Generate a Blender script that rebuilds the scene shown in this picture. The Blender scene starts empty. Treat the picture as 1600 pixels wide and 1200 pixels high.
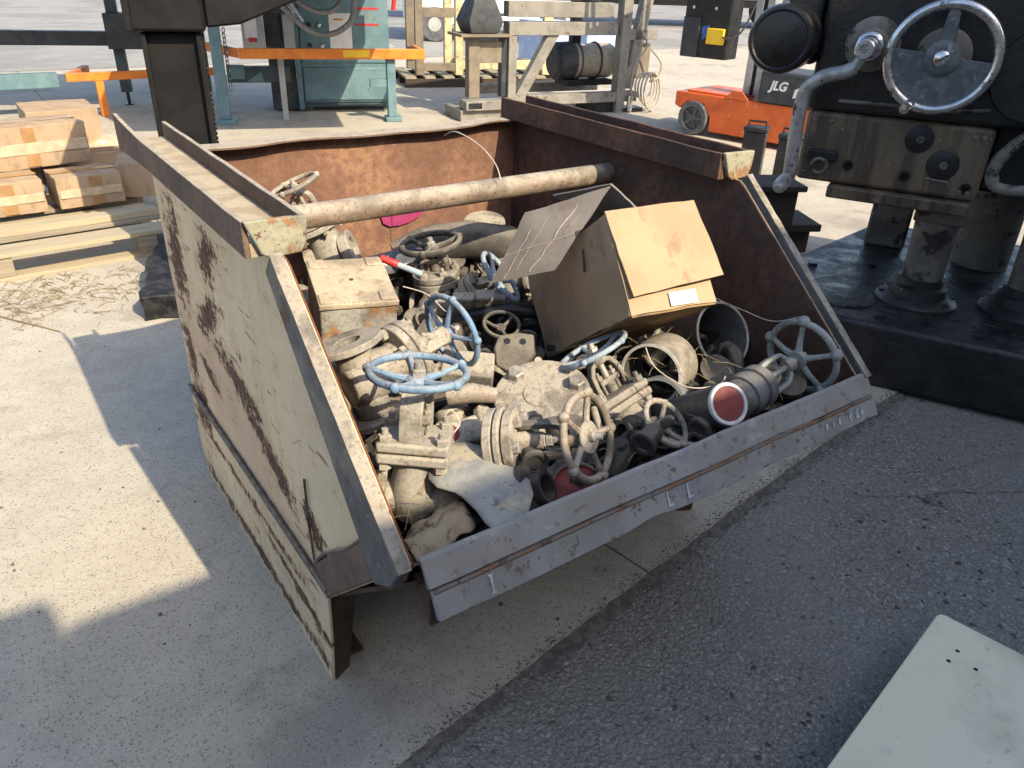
import bpy, bmesh, math, random
from mathutils import Vector, Matrix, noise
random.seed(7)
R = math.radians
scene = bpy.context.scene
col = scene.collection

# ---------------------------------------------------------------- camera
YAW, PITCH, ROLL = R(35.98), R(28.68), R(2.18)
fwd = Vector((math.sin(YAW)*math.cos(PITCH), math.cos(YAW)*math.cos(PITCH), -math.sin(PITCH)))
rgt = Vector((math.cos(YAW), -math.sin(YAW), 0))
upv = rgt.cross(fwd)
r2 = rgt*math.cos(ROLL) + upv*math.sin(ROLL)
u2 = -rgt*math.sin(ROLL) + upv*math.cos(ROLL)
cam_data = bpy.data.cameras.new('camera')
cam = bpy.data.objects.new('camera', cam_data)
col.objects.link(cam)
cam.matrix_world = Matrix(((r2.x, u2.x, -fwd.x, -0.434), (r2.y, u2.y, -fwd.y, -1.290), (r2.z, u2.z, -fwd.z, 1.557), (0, 0, 0, 1)))
cam_data.sensor_width = 36
cam_data.lens = 27.01
cam_data.clip_start = 0.02
cam_data.clip_end = 500
scene.camera = cam

# ---------------------------------------------------------------- sky, sun, exposure
SUN_TRAVEL = Vector((-0.158, 1.215, -1.0)).normalized()
world = bpy.data.worlds.new('World')
scene.world = world
world.use_nodes = True
wn = world.node_tree
bg = wn.nodes['Background']
sky = wn.nodes.new('ShaderNodeTexSky')
sky.sky_type = 'NISHITA'
sky.sun_disc = False
sky.sun_elevation = R(39.2)
sky.sun_rotation = R(172.6)
sky.air_density = 1.0
sky.dust_density = 2.0
wn.links.new(sky.outputs[0], bg.inputs[0])
bg.inputs[1].default_value = 0.15
sun_data = bpy.data.lights.new('sun', 'SUN')
sun_data.energy = 3.7
sun_data.angle = R(0.5)
sun_data.color = (1.0, 0.86, 0.64)
sun = bpy.data.objects.new('sun', sun_data)
col.objects.link(sun)
sun.rotation_euler = SUN_TRAVEL.to_track_quat('-Z', 'Y').to_euler()
sun.location = (2, -8, 9)
vs = scene.view_settings
vs.view_transform = 'Standard'
vs.look = 'None'
vs.gamma = 1
vs.exposure = 1.05
vs.use_curve_mapping = False

# ================================================================ helpers
def tag(o, label=None, cat=None, group=None, kind=None):
    if label: o['label'] = label
    if cat: o['category'] = cat
    if group: o['group'] = group
    if kind: o['kind'] = kind
    return o

def fr(o, z, x=None):
    z = Vector(z).normalized()
    x = Vector(x) if x is not None else (Vector((1, 0, 0)) if abs(z.x) < .9 else Vector((0, 1, 0)))
    x = (x - z*x.dot(z)).normalized()
    y = z.cross(x)
    return Matrix(((x.x, y.x, z.x, o[0]), (x.y, y.y, z.y, o[1]), (x.z, y.z, z.z, o[2]), (0, 0, 0, 1)))

def thing(name, label, cat, M=None, group=None):
    o = bpy.data.objects.new(name, None)
    o.empty_display_size = .05
    col.objects.link(o)
    if M is not None:
        o.matrix_world = M if isinstance(M, Matrix) else Matrix.Translation(M)
    return tag(o, label, cat, group)

class MB:
    def __init__(s):
        s.v = []; s.f = []
    def add(s, vs_, fs, M=None):
        o = len(s.v)
        for v in vs_:
            v = Vector(v)
            s.v.append(M @ v if M is not None else v)
        s.f += [tuple(i+o for i in f) for f in fs]
        return s
    def box(s, x0, x1, y0, y1, z0, z1, M=None):
        vv = [(x, y, z) for x in (x0, x1) for y in (y0, y1) for z in (z0, z1)]
        return s.add(vv, [(0, 1, 3, 2), (4, 6, 7, 5), (0, 4, 5, 1), (2, 3, 7, 6), (0, 2, 6, 4), (1, 5, 7, 3)], M)
    def prism(s, poly, a, b, axis='z', M=None):
        n = len(poly)
        def mk(p, h):
            return (h, p[0], p[1]) if axis == 'x' else ((p[0], h, p[1]) if axis == 'y' else (p[0], p[1], h))
        vv = [mk(p, a) for p in poly] + [mk(p, b) for p in poly]
        ff = [tuple(range(n)), tuple(range(n, 2*n))] + [(i, (i+1) % n, n+(i+1) % n, n+i) for i in range(n)]
        return s.add(vv, ff, M)
    def lathe(s, prof, n=28, M=None, closed=False, caps=True):
        vv = []; ff = []
        m = len(prof)
        for i in range(n):
            a = 2*math.pi*i/n
            for (r, z) in prof:
                vv.append((r*math.cos(a), r*math.sin(a), z))
        for i in range(n):
            j = (i+1) % n
            for k in range(m if closed else m-1):
                k2 = (k+1) % m
                ff.append((i*m+k, j*m+k, j*m+k2, i*m+k2))
        if not closed and caps:
            if prof[0][0] > 1e-6: ff.append(tuple(i*m for i in range(n)))
            if prof[-1][0] > 1e-6: ff.append(tuple(i*m+m-1 for i in range(n)))
        return s.add(vv, ff, M)
    def cyl(s, p0, p1, r0, r1=None, n=20):
        p0 = Vector(p0); p1 = Vector(p1); r1 = r0 if r1 is None else r1
        L = (p1-p0).length
        return s.lathe([(r0, 0), (r1, L)], n, fr(p0, p1-p0))
    def pipe(s, p0, p1, ro, ri, n=32):
        p0 = Vector(p0); p1 = Vector(p1); L = (p1-p0).length
        return s.lathe([(ri, 0), (ro, 0), (ro, L), (ri, L)], n, fr(p0, p1-p0), True)
    def torus(s, c, nrm, RR, r, n=44, m=10, M=None):
        F = fr(c, nrm)
        if M is not None: F = M @ F
        prof = [(RR + r*math.cos(2*math.pi*k/m), r*math.sin(2*math.pi*k/m)) for k in range(m)]
        return s.lathe(prof, n, F, True)
    def tube(s, path, r, n=8, closed=False):
        P = [Vector(p) for p in path]; N = len(P)
        rr = r if isinstance(r, (list, tuple)) else [r]*N
        prev = None; vv = []; ff = []
        for i in range(N):
            a = P[i-1] if (i > 0 or closed) else P[i]
            b = P[(i+1) % N] if (i < N-1 or closed) else P[i]
            t = (b-a).normalized()
            if prev is None:
                x = t.orthogonal().normalized()
            else:
                x = (prev - t*prev.dot(t)).normalized()
            prev = x; y = t.cross(x)
            for k in range(n):
                an = 2*math.pi*k/n
                vv.append(P[i] + (x*math.cos(an)+y*math.sin(an))*rr[i])
        for i in range(N if closed else N-1):
            j = (i+1) % N
            for k in range(n):
                k2 = (k+1) % n
                ff.append((i*n+k, i*n+k2, j*n+k2, j*n+k))
        if not closed:
            ff.append(tuple(range(n))); ff.append(tuple(range((N-1)*n, N*n)))
        return s.add(vv, ff)
    def sph(s, c, r, n=14, m=8):
        prof = [(max(r*math.sin(math.pi*k/m), 0), -r*math.cos(math.pi*k/m)) for k in range(m+1)]
        prof[0] = (0, -r); prof[-1] = (0, r)
        return s.lathe(prof, n, Matrix.Translation(c))
    def hexb(s, p, d, RR, h, M=None):
        F = fr(p, d)
        if M is not None: F = M @ F
        return s.lathe([(RR, 0), (RR, h*.86), (RR*.86, h)], 6, F)
    def strip(s, path, w, t, M=None):
        """flat bar swept along a path in the local xz plane; w across y, t in plane"""
        P = [Vector((p[0], 0, p[1])) for p in path]; N = len(P); vv = []; ff = []
        for i in range(N):
            a = P[max(i-1, 0)]; b = P[min(i+1, N-1)]
            d = (b-a).normalized(); nn = Vector((-d.z, 0, d.x))
            for (sy, st) in ((-1, -1), (1, -1), (1, 1), (-1, 1)):
                vv.append(P[i] + Vector((0, sy*w/2, 0)) + nn*st*t/2)
        for i in range(N-1):
            for k in range(4):
                k2 = (k+1) % 4
                ff.append((i*4+k, i*4+k2, i*4+4+k2, i*4+4+k))
        ff += [(0, 1, 2, 3), tuple(range((N-1)*4, N*4))]
        return s.add(vv, ff, M)
    def mesh(s, name, smooth=True, ang=38):
        me = bpy.data.meshes.new(name)
        me.from_pydata([tuple(v) for v in s.v], [], s.f)
        bm = bmesh.new(); bm.from_mesh(me)
        bmesh.ops.recalc_face_normals(bm, faces=bm.faces)
        bm.to_mesh(me); bm.free()
        if smooth:
            for p in me.polygons: p.use_smooth = True
            me.set_sharp_from_angle(angle=R(ang))
        return me
    def build(s, name, mat, parent=None, bevel=0, smooth=True, seg=2):
        me = s.mesh(name, smooth)
        return link(name, me, mat, parent, bevel, seg)

def link(name, me, mat, parent=None, bevel=0, seg=2):
    if mat is not None and not me.materials: me.materials.append(mat)
    o = bpy.data.objects.new(name, me)
    col.objects.link(o)
    if parent is not None: o.parent = parent
    if bevel:
        b = o.modifiers.new('bevel', 'BEVEL')
        b.width = bevel; b.segments = seg; b.limit_method = 'ANGLE'; b.angle_limit = R(38)
    return o

def wobble(mb, amp, sc, seed=0):
    for v in mb.v:
        q = v*sc + Vector((seed*3.1, seed*1.7, seed))
        v += Vector((noise.noise(q), noise.noise(q+Vector((7, 3, 1))), noise.noise(q+Vector((2, 9, 5)))))*amp
    return mb

def gridbox(mb, sx, sy, sz, k=5, M=None, bulge=0.0, amp=0.0, seed=0):
    """subdivided closed box centred on xy, standing on z=0, with slight bulge and dents"""
    bm = bmesh.new()
    bmesh.ops.create_cube(bm, size=1)
    bmesh.ops.subdivide_edges(bm, edges=bm.edges, cuts=k, use_grid_fill=True)
    vs_ = []
    for v in bm.verts:
        p = v.co.copy()
        f = [1-(2*c)**2 for c in p]
        q = Vector((p.x*sx, p.y*sy, p.z*sz))
        ax = max(range(3), key=lambda i: abs(p[i]))
        o = [i for i in range(3) if i != ax]
        q[ax] += math.copysign(bulge*max(f[o[0]], 0)*max(f[o[1]], 0), p[ax])
        nn = Vector((noise.noise(q*9+Vector((seed, 0, 0))), noise.noise(q*9+Vector((0, seed, 4))), noise.noise(q*9+Vector((3, 0, seed)))))
        q += nn*amp
        q.z += sz/2
        vs_.append(q)
    bm.verts.index_update()
    fs = [tuple(v.index for v in f.verts) for f in bm.faces]
    bm.free()
    mb.add(vs_, fs, M)
    return mb

def text_part(txt, size, M, name, mat, parent, shear=0, ext=.001, bold=0.0):
    cu = bpy.data.curves.new(name, 'FONT')
    cu.body = txt; cu.size = size; cu.extrude = ext; cu.shear = shear
    cu.offset = bold
    cu.align_x = 'CENTER'; cu.align_y = 'CENTER'
    to = bpy.data.objects.new('tmp', cu); col.objects.link(to)
    dg = bpy.context.evaluated_depsgraph_get()
    me = bpy.data.meshes.new_from_object(to.evaluated_get(dg))
    bpy.data.objects.remove(to)
    me.transform(M)
    me.materials.clear()
    return link(name, me, mat, parent)

# ================================================================ materials
class NT:
    def __init__(s, name):
        s.m = bpy.data.materials.new(name); s.m.use_nodes = True
        s.t = s.m.node_tree; s.n = s.t.nodes; s.l = s.t.links
        s.b = s.n['Principled BSDF']
        tc = s.n.new('ShaderNodeTexCoord'); s.co = tc.outputs['Object']
        s.h = None
    def new(s, typ, **kw):
        o = s.n.new(typ)
        for k, v in kw.items(): setattr(o, k, v)
        return o
    def map(s, scale=(1, 1, 1), loc=(0, 0, 0), rot=(0, 0, 0)):
        o = s.new('ShaderNodeMapping')
        o.inputs['Scale'].default_value = scale; o.inputs['Location'].default_value = loc; o.inputs['Rotation'].default_value = rot
        s.l.new(s.co, o.inputs[0]); return o.outputs[0]
    def noise(s, scale, detail=6, rough=.6, co=None, dist=0):
        o = s.new('ShaderNodeTexNoise')
        o.inputs['Scale'].default_value = scale; o.inputs['Detail'].default_value = detail
        o.inputs['Roughness'].default_value = rough; o.inputs['Distortion'].default_value = dist
        s.l.new(co or s.co, o.inputs['Vector']); return o.outputs['Fac']
    def xn(s, scale, detail=6, rough=.6, co=None, gain=1.75):
        n = s.noise(scale, detail, rough, co)
        return s.math('MULTIPLY_ADD', n, gain, .5-.5*gain)
    def voro(s, scale, feature='F1', co=None, out='Distance', rnd=1):
        o = s.new('ShaderNodeTexVoronoi'); o.feature = feature
        o.inputs['Scale'].default_value = scale; o.inputs['Randomness'].default_value = rnd
        s.l.new(co or s.co, o.inputs['Vector']); return o.outputs[out]
    def ramp(s, v, lo, hi, a=0.0, b=1.0):
        o = s.new('ShaderNodeMapRange'); o.interpolation_type = 'SMOOTHSTEP'
        o.inputs[1].default_value = lo; o.inputs[2].default_value = hi
        o.inputs[3].default_value = a; o.inputs[4].default_value = b
        s.l.new(v, o.inputs[0]); return o.outputs[0]
    def math(s, op, a, b=None, c=None):
        o = s.new('ShaderNodeMath'); o.operation = op
        for i, x in enumerate((a, b, c)):
            if x is None: continue
            if isinstance(x, (int, float)): o.inputs[i].default_value = x
            else: s.l.new(x, o.inputs[i])
        return o.outputs[0]
    def mix(s, f, a, b, blend='MIX'):
        o = s.new('ShaderNodeMix'); o.data_type = 'RGBA'; o.blend_type = blend
        for sock, x in ((o.inputs[0], f), (o.inputs[6], a), (o.inputs[7], b)):
            if isinstance(x, (int, float)): sock.default_value = x
            elif isinstance(x, (tuple, list)): sock.default_value = (*x[:3], 1)
            else: s.l.new(x, sock)
        return o.outputs[2]
    def sep(s, v):
        o = s.new('ShaderNodeSeparateXYZ'); s.l.new(v, o.inputs[0]); return o.outputs
    def up(s, lo=.2, hi=.9):
        g = s.new('ShaderNodeNewGeometry')
        return s.ramp(s.sep(g.outputs['Normal'])[2], lo, hi)
    def bump(s, h, strength=.3, dist=.005):
        o = s.new('ShaderNodeBump'); o.inputs['Strength'].default_value = strength; o.inputs['Distance'].default_value = dist
        s.l.new(h, o.inputs['Height'])
        if s.h is not None: s.l.new(s.h, o.inputs['Normal'])
        s.h = o.outputs[0]
        s.l.new(s.h, s.b.inputs['Normal'])
    def fin(s, c, rough=.7, metal=0.0, spec=.5):
        for sock, x in ((s.b.inputs['Base Color'], c), (s.b.inputs['Roughness'], rough), (s.b.inputs['Metallic'], metal)):
            if isinstance(x, (int, float)): sock.default_value = x
            elif isinstance(x, (tuple, list)): sock.default_value = (*x[:3], 1)
            else: s.l.new(x, sock)
        s.b.inputs['Specular IOR Level'].default_value = spec
        return s.m

DUST = (.41, .365, .29)
def pmat(name, base, c2=None, sc=8, lo=.4, hi=.65, rough=.7, metal=0.0, bump=(60, .15), dust=0.0, dustlo=.15, layers=(), spec=.4, dustc=DUST, seed=0, grime=0.0):
    t = NT(name)
    co = t.map(loc=(seed, seed*1.3, seed*.7))
    c = t.mix(t.ramp(t.xn(sc, 7, .65, co), lo, hi), base, c2 or tuple(x*.75 for x in base))
    for (lc, ls, l0, l1) in layers:
        c = t.mix(t.ramp(t.xn(ls, 8, .68, co), l0, l1), c, lc)
    if dust:
        f = t.math('MULTIPLY', t.up(dustlo, .85), t.ramp(t.xn(14, 6, .7, co), .25, .6, dust*.55, dust))
        f2 = t.math('MAXIMUM', f, t.ramp(t.xn(22, 6, .7, co), .5, .8, dust*.12, dust*.6))
        c = t.mix(f2, c, dustc)
        rg = t.math('ADD', t.math('MULTIPLY', f2, .9-rough), rough)
    else:
        rg = t.ramp(t.xn(sc*2.3, 5, .6, co), .3, .7, max(rough-.1, .05), min(rough+.1, 1))
    if grime:
        g1 = t.ramp(t.xn(6.5, 8, .72, co), .47, .66, 0, grime)
        c = t.mix(g1, c, (.055, .047, .04))
        g2 = t.ramp(t.xn(120, 4, .7, co), .58, .72, 0, grime*.9)
        c = t.mix(g2, c, (.07, .058, .046))
        g3 = t.ramp(t.xn(28, 7, .75, t.map(loc=(seed+4, 2, 7))), .60, .70, 0, grime*.8)
        c = t.mix(g3, c, (.15, .085, .05))
    if bump:
        t.bump(t.xn(bump[0], 6, .65, co), bump[1], .004)
        if grime: t.bump(t.xn(220, 4, .7, co), .35, .0015)
    return t.fin(c, rg, metal, spec)

def m_concrete():
    t = NT('aggregate concrete')
    big = t.noise(.9, 6, .6); med = t.noise(7, 6, .6)
    c = t.mix(t.ramp(big, .3, .7), (.45, .405, .325), (.35, .318, .262))
    c = t.mix(t.ramp(med, .35, .7, 0, .5), c, (.51, .465, .38))
    w = t.new('ShaderNodeTexWhiteNoise')
    v = t.new('ShaderNodeTexVoronoi'); v.inputs['Scale'].default_value = 125
    t.l.new(t.co, v.inputs['Vector']); t.l.new(v.outputs['Color'], w.inputs['Vector'])
    pick = t.math('GREATER_THAN', w.outputs['Value'], .45)
    szv = t.math('MULTIPLY', t.noise(40, 4, .7), .75)
    stone = t.math('MULTIPLY', t.ramp(t.math('ADD', v.outputs['Distance'], szv), .62, .76, 1, 0), pick)
    sc = t.mix(w.outputs['Value'], (.24, .22, .185), (.085, .078, .07))
    c = t.mix(t.math('MULTIPLY', stone, .62), c, sc)
    c = t.mix(t.ramp(t.noise(170, 4, .75), .54, .66, 0, .55), c, (.17, .155, .13))
    c = t.mix(t.ramp(t.noise(190, 4, .75, t.map(loc=(7, 7, 0))), .55, .66, 0, .5), c, (.55, .51, .44))
    v2 = t.new('ShaderNodeTexVoronoi'); v2.inputs['Scale'].default_value = 140
    t.l.new(t.map(loc=(3.3, 1.2, 0)), v2.inputs['Vector'])
    w2 = t.new('ShaderNodeTexWhiteNoise'); t.l.new(v2.outputs['Color'], w2.inputs['Vector'])
    lightp = t.math('MULTIPLY', t.ramp(v2.outputs['Distance'], .25, .4, 1, 0), t.math('GREATER_THAN', w2.outputs['Value'], .75))
    c = t.mix(t.math('MULTIPLY', lightp, .6), c, (.55, .52, .46))
    v3 = t.new('ShaderNodeTexVoronoi'); v3.inputs['Scale'].default_value = 13
    t.l.new(t.map(loc=(1.3, 4.2, 0)), v3.inputs['Vector'])
    w3 = t.new('ShaderNodeTexWhiteNoise'); t.l.new(v3.outputs['Color'], w3.inputs['Vector'])
    pits = t.math('MULTIPLY', t.ramp(v3.outputs['Distance'], .03, .075, 1, 0), t.math('GREATER_THAN', w3.outputs['Value'], .72))
    c = t.mix(pits, c, (.05, .045, .04))
    stain = t.ramp(t.noise(1.7, 7, .7, t.map(loc=(5, 2, 0))), .52, .68)
    c = t.mix(t.math('MULTIPLY', stain, .45), c, (.17, .155, .135))
    h = t.math('SUBTRACT', t.noise(240, 3, .6), t.math('ADD', t.math('MULTIPLY', pits, 1.5), t.math('MULTIPLY', stone, .4)))
    t.bump(h, .5, .003)
    return t.fin(c, .9, 0, .25)

def m_asphalt():
    t = NT('worn asphalt')
    wob = t.new('ShaderNodeVectorMath'); wob.operation = 'ADD'
    nz = t.new('ShaderNodeTexNoise'); nz.inputs['Scale'].default_value = 70; nz.inputs['Detail'].default_value = 4
    t.l.new(t.co, nz.inputs['Vector'])
    scl = t.new('ShaderNodeVectorMath'); scl.operation = 'SCALE'; scl.inputs['Scale'].default_value = .016
    t.l.new(nz.outputs['Color'], scl.inputs[0]); t.l.new(t.co, wob.inputs[0]); t.l.new(scl.outputs[0], wob.inputs[1])
    def cells(scale):
        v = t.new('ShaderNodeTexVoronoi'); v.inputs['Scale'].default_value = scale
        t.l.new(wob.outputs[0], v.inputs['Vector'])
        w = t.new('ShaderNodeTexWhiteNoise'); t.l.new(v.outputs['Color'], w.inputs['Vector'])
        return v.outputs['Distance'], w.outputs['Value']
    d1, r1 = cells(85); d2, r2 = cells(210)
    c = t.mix(t.math('POWER', r1, 2.0), (.265, .245, .215), (.52, .48, .42))
    gap = t.ramp(t.math('ADD', d1, t.math('MULTIPLY', nz.outputs['Fac'], .35)), .45, .70)
    c2 = t.mix(r2, (.125, .116, .102), (.35, .322, .282))
    c = t.mix(gap, c, c2)
    c = t.mix(t.math('GREATER_THAN', r1, .986), c, (.42, .40, .37))
    c = t.mix(t.math('MULTIPLY', t.math('GREATER_THAN', r1, .95), t.math('LESS_THAN', r1, .962)), c, (.035, .034, .034))
    c = t.mix(t.ramp(t.noise(1.1, 7, .65), .38, .68, 0, .5), c, (.33, .315, .285))
    c = t.mix(t.ramp(t.noise(2.6, 7, .7, t.map(loc=(4, 4, 0))), .52, .75, 0, .4), c, (.17, .163, .148))
    c = t.mix(t.ramp(t.noise(14, 6, .75, t.map(loc=(1, 9, 0))), .55, .75, 0, .45), c, (.10, .095, .086))
    h = t.math('ADD', t.math('MULTIPLY', d1, -1.0), t.math('ADD', t.math('MULTIPLY', t.noise(30, 6, .75), 1.1), t.math('MULTIPLY', d2, -.35)))
    t.bump(h, 1.0, .010)
    return t.fin(c, .85, 0, .3)

def m_cream():
    """cream painted side sheet: chipped rust patches, pink primer, run marks (local y,z of the hopper)"""
    t = NT('chipped cream paint')
    xyz = t.sep(t.co)
    n1 = t.noise(5, 8, .7, t.map((1, 1.0, .45)))
    diag = t.map((1, .42, 1.5), rot=(-.66, 0, 0))
    n2 = t.math('ADD', t.math('MULTIPLY', t.noise(17, 9, .8, diag), .6), t.math('MULTIPLY', t.noise(24, 8, .75, t.map((1, 1, .3))), .4))
    fine = t.noise(75, 7, .75, t.map((1, 1, .5)))
    def blob(y, z, ry, rz, tilt=0.0):
        dy = t.math('SUBTRACT', xyz[1], y); dz = t.math('SUBTRACT', xyz[2], z)
        a = t.math('ADD', t.math('MULTIPLY', dy, math.cos(tilt)), t.math('MULTIPLY', dz, math.sin(tilt)))
        b = t.math('SUBTRACT', t.math('MULTIPLY', dz, math.cos(tilt)), t.math('MULTIPLY', dy, math.sin(tilt)))
        a = t.math('DIVIDE', a, ry); b = t.math('DIVIDE', b, rz)
        d = t.math('SQRT', t.math('ADD', t.math('MULTIPLY', a, a), t.math('MULTIPLY', b, b)))
        return t.ramp(d, 0, 1.6, 1, 0)
    bl = None
    for args in ((.60, .90, .12, .07, -.6), (.48, .60, .20, .055, .25), (.95, .78, .10, .20, .2), (.70, .70, .16, .05, -.5), (.22, .47, .13, .05, .3), (1.0, .48, .07, .14, 0), (.02, .44, .12, .05, .6), (.80, .50, .12, .03, .3), (.36, .53, .22, .05, .45), (.10, .15, .5, .02, .1), (.6, .22, .5, .02, 0), (.5, .04, .7, .03, 0), (.95, .30, .10, .10, 0)):
        k = blob(*args); bl = k if bl is None else t.math('MAXIMUM', bl, k)
    nn = t.math('ADD', t.math('MULTIPLY', n2, .68), t.math('MULTIPLY', fine, .32))
    score = t.math('ADD', t.math('MULTIPLY_ADD', nn, 2.3, -.65), t.math('MULTIPLY', bl, .30))
    score = t.math('ADD', score, t.math('MULTIPLY', t.math('SUBTRACT', n1, .5), .35))
    rust = t.ramp(score, .675, .695)
    halo = t.ramp(score, .48, .69)
    pink = t.math('MULTIPLY', t.math('MAXIMUM', blob(.62, .47, .55, .17, .22), blob(.97, .62, .14, .4, 0)), t.ramp(n1, .28, .55))
    c = t.mix(t.ramp(t.noise(3, 6, .6), .3, .7), (.70, .56, .365), (.575, .455, .30))
    c = t.mix(t.ramp(t.noise(4.5, 7, .7, t.map((1, 2.5, .5))), .5, .75, 0, .6), c, (.50, .40, .17))
    c = t.mix(t.math('MULTIPLY', pink, .85), c, (.50, .315, .23))
    c = t.mix(t.math('MULTIPLY', halo, .6), c, (.44, .27, .12))
    run = t.ramp(t.noise(9, 6, .7, t.map((1, 2.2, .16))), .62, .74)
    c = t.mix(t.math('MULTIPLY', run, .35), c, (.30, .19, .09))
    rc = t.mix(t.ramp(t.noise(30, 6, .7), .35, .65), (.06, .03, .022), (.15, .08, .05))
    c = t.mix(rust, c, rc)
    scr = t.ramp(t.noise(26, 3, .5, t.map((1, .22, 1.6), rot=(.6, 0, 0))), .665, .69)
    c = t.mix(t.math('MULTIPLY', scr, .8), c, (.09, .05, .035))
    t.bump(t.math('SUBTRACT', t.math('MULTIPLY', fine, .3), rust), .5, .0025)
    return t.fin(c, t.ramp(rust, 0, 1, .5, .9), 0, .35)

def m_rust(name, a=(.115, .05, .03), b=(.21, .085, .04), cc=(.33, .15, .055), seed=0, dust=0.0):
    t = NT(name)
    co = t.map(loc=(seed, seed, 0))
    n = t.noise(4, 8, .7, co); f = t.noise(38, 8, .75, co); g = t.noise(130, 5, .7, co)
    c = t.mix(t.ramp(t.math('ADD', t.math('MULTIPLY', n, .5), t.math('MULTIPLY', f, .5)), .40, .60), a, b)
    c = t.mix(t.math('MULTIPLY', t.ramp(n, .48, .66), t.ramp(f, .38, .6)), c, cc)
    c = t.mix(t.ramp(g, .56, .72, 0, .7), c, (.05, .025, .018))
    run = t.ramp(t.noise(12, 6, .7, t.map((1, 1, .12), loc=(seed, 0, 0))), .55, .75, 0, .55)
    c = t.mix(run, c, tuple(x*.55 for x in a))
    if dust:
        c = t.mix(t.math('MULTIPLY', t.up(.3, .9), t.ramp(f, .3, .6, dust*.5, dust)), c, DUST)
    t.bump(t.math('ADD', t.math('MULTIPLY', f, .6), g), .45, .003)
    return t.fin(c, .88, 0, .25)

def m_lip():
    t = NT('scuffed grey paint')
    n = t.xn(6, 7, .7); f = t.xn(45, 6, .7)
    c = t.mix(t.ramp(n, .35, .65), (.25, .25, .245), (.185, .187, .187))
    c = t.mix(t.ramp(t.xn(9, 6, .7, t.map(loc=(2, 3, 1))), .6, .75, 0, .6), c, (.12, .14, .21))
    c = t.mix(t.ramp(f, .64, .70), c, (.10, .07, .055))
    c = t.mix(t.ramp(t.xn(20, 6, .75, t.map((.35, 1, 1), loc=(4, 0, 2))), .68, .74, 0, .8), c, (.36, .36, .35))
    c = t.mix(t.math('MULTIPLY', t.up(.2, .8), t.ramp(n, .3, .6, .15, .5)), c, (.30, .26, .2))
    t.bump(f, .25, .002)
    return t.fin(c, .55, 0, .4)

def m_card(name, a=(.40, .255, .125), b=(.33, .20, .095), seed=0, dirt=.3):
    t = NT(name)
    co = t.map(loc=(seed, seed*.6, seed*.3))
    c = t.mix(t.ramp(t.xn(5, 6, .6, co), .3, .7), a, b)
    c = t.mix(t.ramp(t.xn(14, 7, .7, t.map((1, 1, .5), loc=(seed, 1, 2))), .58, .75, 0, dirt), c, (.12, .075, .045))
    fl = t.new('ShaderNodeTexWave'); fl.inputs['Scale'].default_value = 60; fl.inputs['Distortion'].default_value = .6
    t.l.new(co, fl.inputs['Vector'])
    t.bump(t.math('ADD', t.math('MULTIPLY', fl.outputs['Fac'], .12), t.xn(25, 5, .6, co)), .3, .003)
    return t.fin(c, .82, 0, .25)

def m_wood(name, a, b, seed=0):
    t = NT(name)
    co = t.map((.35, 9, 9), loc=(seed, seed, seed))
    n = t.noise(6, 8, .65, co, .6)
    c = t.mix(t.ramp(n, .3, .7), a, b)
    c = t.mix(t.ramp(t.noise(3, 6, .7, t.map(loc=(seed, 0, 0))), .55, .8, 0, .5), c, tuple(x*.45 for x in b))
    t.bump(n, .4, .002)
    return t.fin(c, .85, 0, .25)

MT = {}
MT['concrete'] = m_concrete()
MT['asphalt'] = m_asphalt()
MT['far_paving'] = pmat('grey yard paving', (.27, .26, .245), (.21, .205, .195), .5, rough=.9, bump=(8, .2), layers=(((.34, .33, .31), 1.7, .60, .85), ((.13, .127, .12), 3.1, .74, .9)))
MT['cream'] = m_cream()
MT['rust'] = m_rust('rusted plate')
MT['rust_orange'] = m_rust('bright rusted plate', (.155, .082, .056), (.235, .128, .085), (.33, .185, .105), 3)
MT['rust_dark'] = m_rust('dark rusted steel', (.065, .040, .032), (.105, .062, .046), (.16, .086, .052), 5)
MT['rust_dusty'] = m_rust('dusty rusted channel', (.12, .083, .062), (.175, .122, .092), (.22, .145, .10), 6, .85)
MT['lip'] = m_lip()
MT['edge'] = pmat('dust caked edge', (.17, .155, .135), (.12, .11, .10), 9, bump=(50, .4), dust=.75, dustlo=.0, layers=(((.10, .055, .035), 22, .62, .72),), grime=0.5)
MT['cream_worn'] = pmat('worn cream end plate', (.36, .335, .245), (.27, .26, .195), 12, bump=(40, .2), layers=(((.30, .17, .08), 18, .58, .72), ((.12, .06, .04), 45, .66, .72)), grime=0.35)
MT['dustfloor'] = pmat('settled dust', (.42, .36, .26), (.33, .27, .19), 20, rough=.95, bump=(120, .4))
MT['tubed'] = pmat('dusty rusted tube', (.22, .16, .11), (.15, .10, .07), 10, bump=(80, .3), dust=.85, dustlo=-.3, layers=(((.10, .05, .03), 60, .60, .70),), grime=0.4)
MT['slate_bar'] = pmat('chipped slate bar paint', (.075, .08, .085), (.10, .104, .108), 7, rough=.55, bump=(50, .2), layers=(((.20, .19, .17), 40, .66, .74), ((.09, .05, .035), 16, .64, .72)))
MT['lip_bead'] = pmat('rusting seam', (.16, .145, .13), (.19, .105, .06), 9, .42, .65, rough=.8, bump=(90, .6), layers=(((.09, .05, .035), 30, .55, .7),))
MT['weld'] = pmat('weld seam', (.16, .13, .11), (.10, .06, .045), 40, rough=.6, bump=(70, .5))
MT['dark'] = pmat('blackened steel', (.022, .021, .022), (.05, .042, .038), 12, rough=.6, bump=(50, .2))
MT['magenta'] = pmat('magenta paint', (.36, .04, .14), (.28, .035, .11), 9, rough=.6)
MT['white_mark'] = pmat('white paint mark', (.46, .46, .45), (.30, .30, .30), 30, rough=.8)
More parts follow.
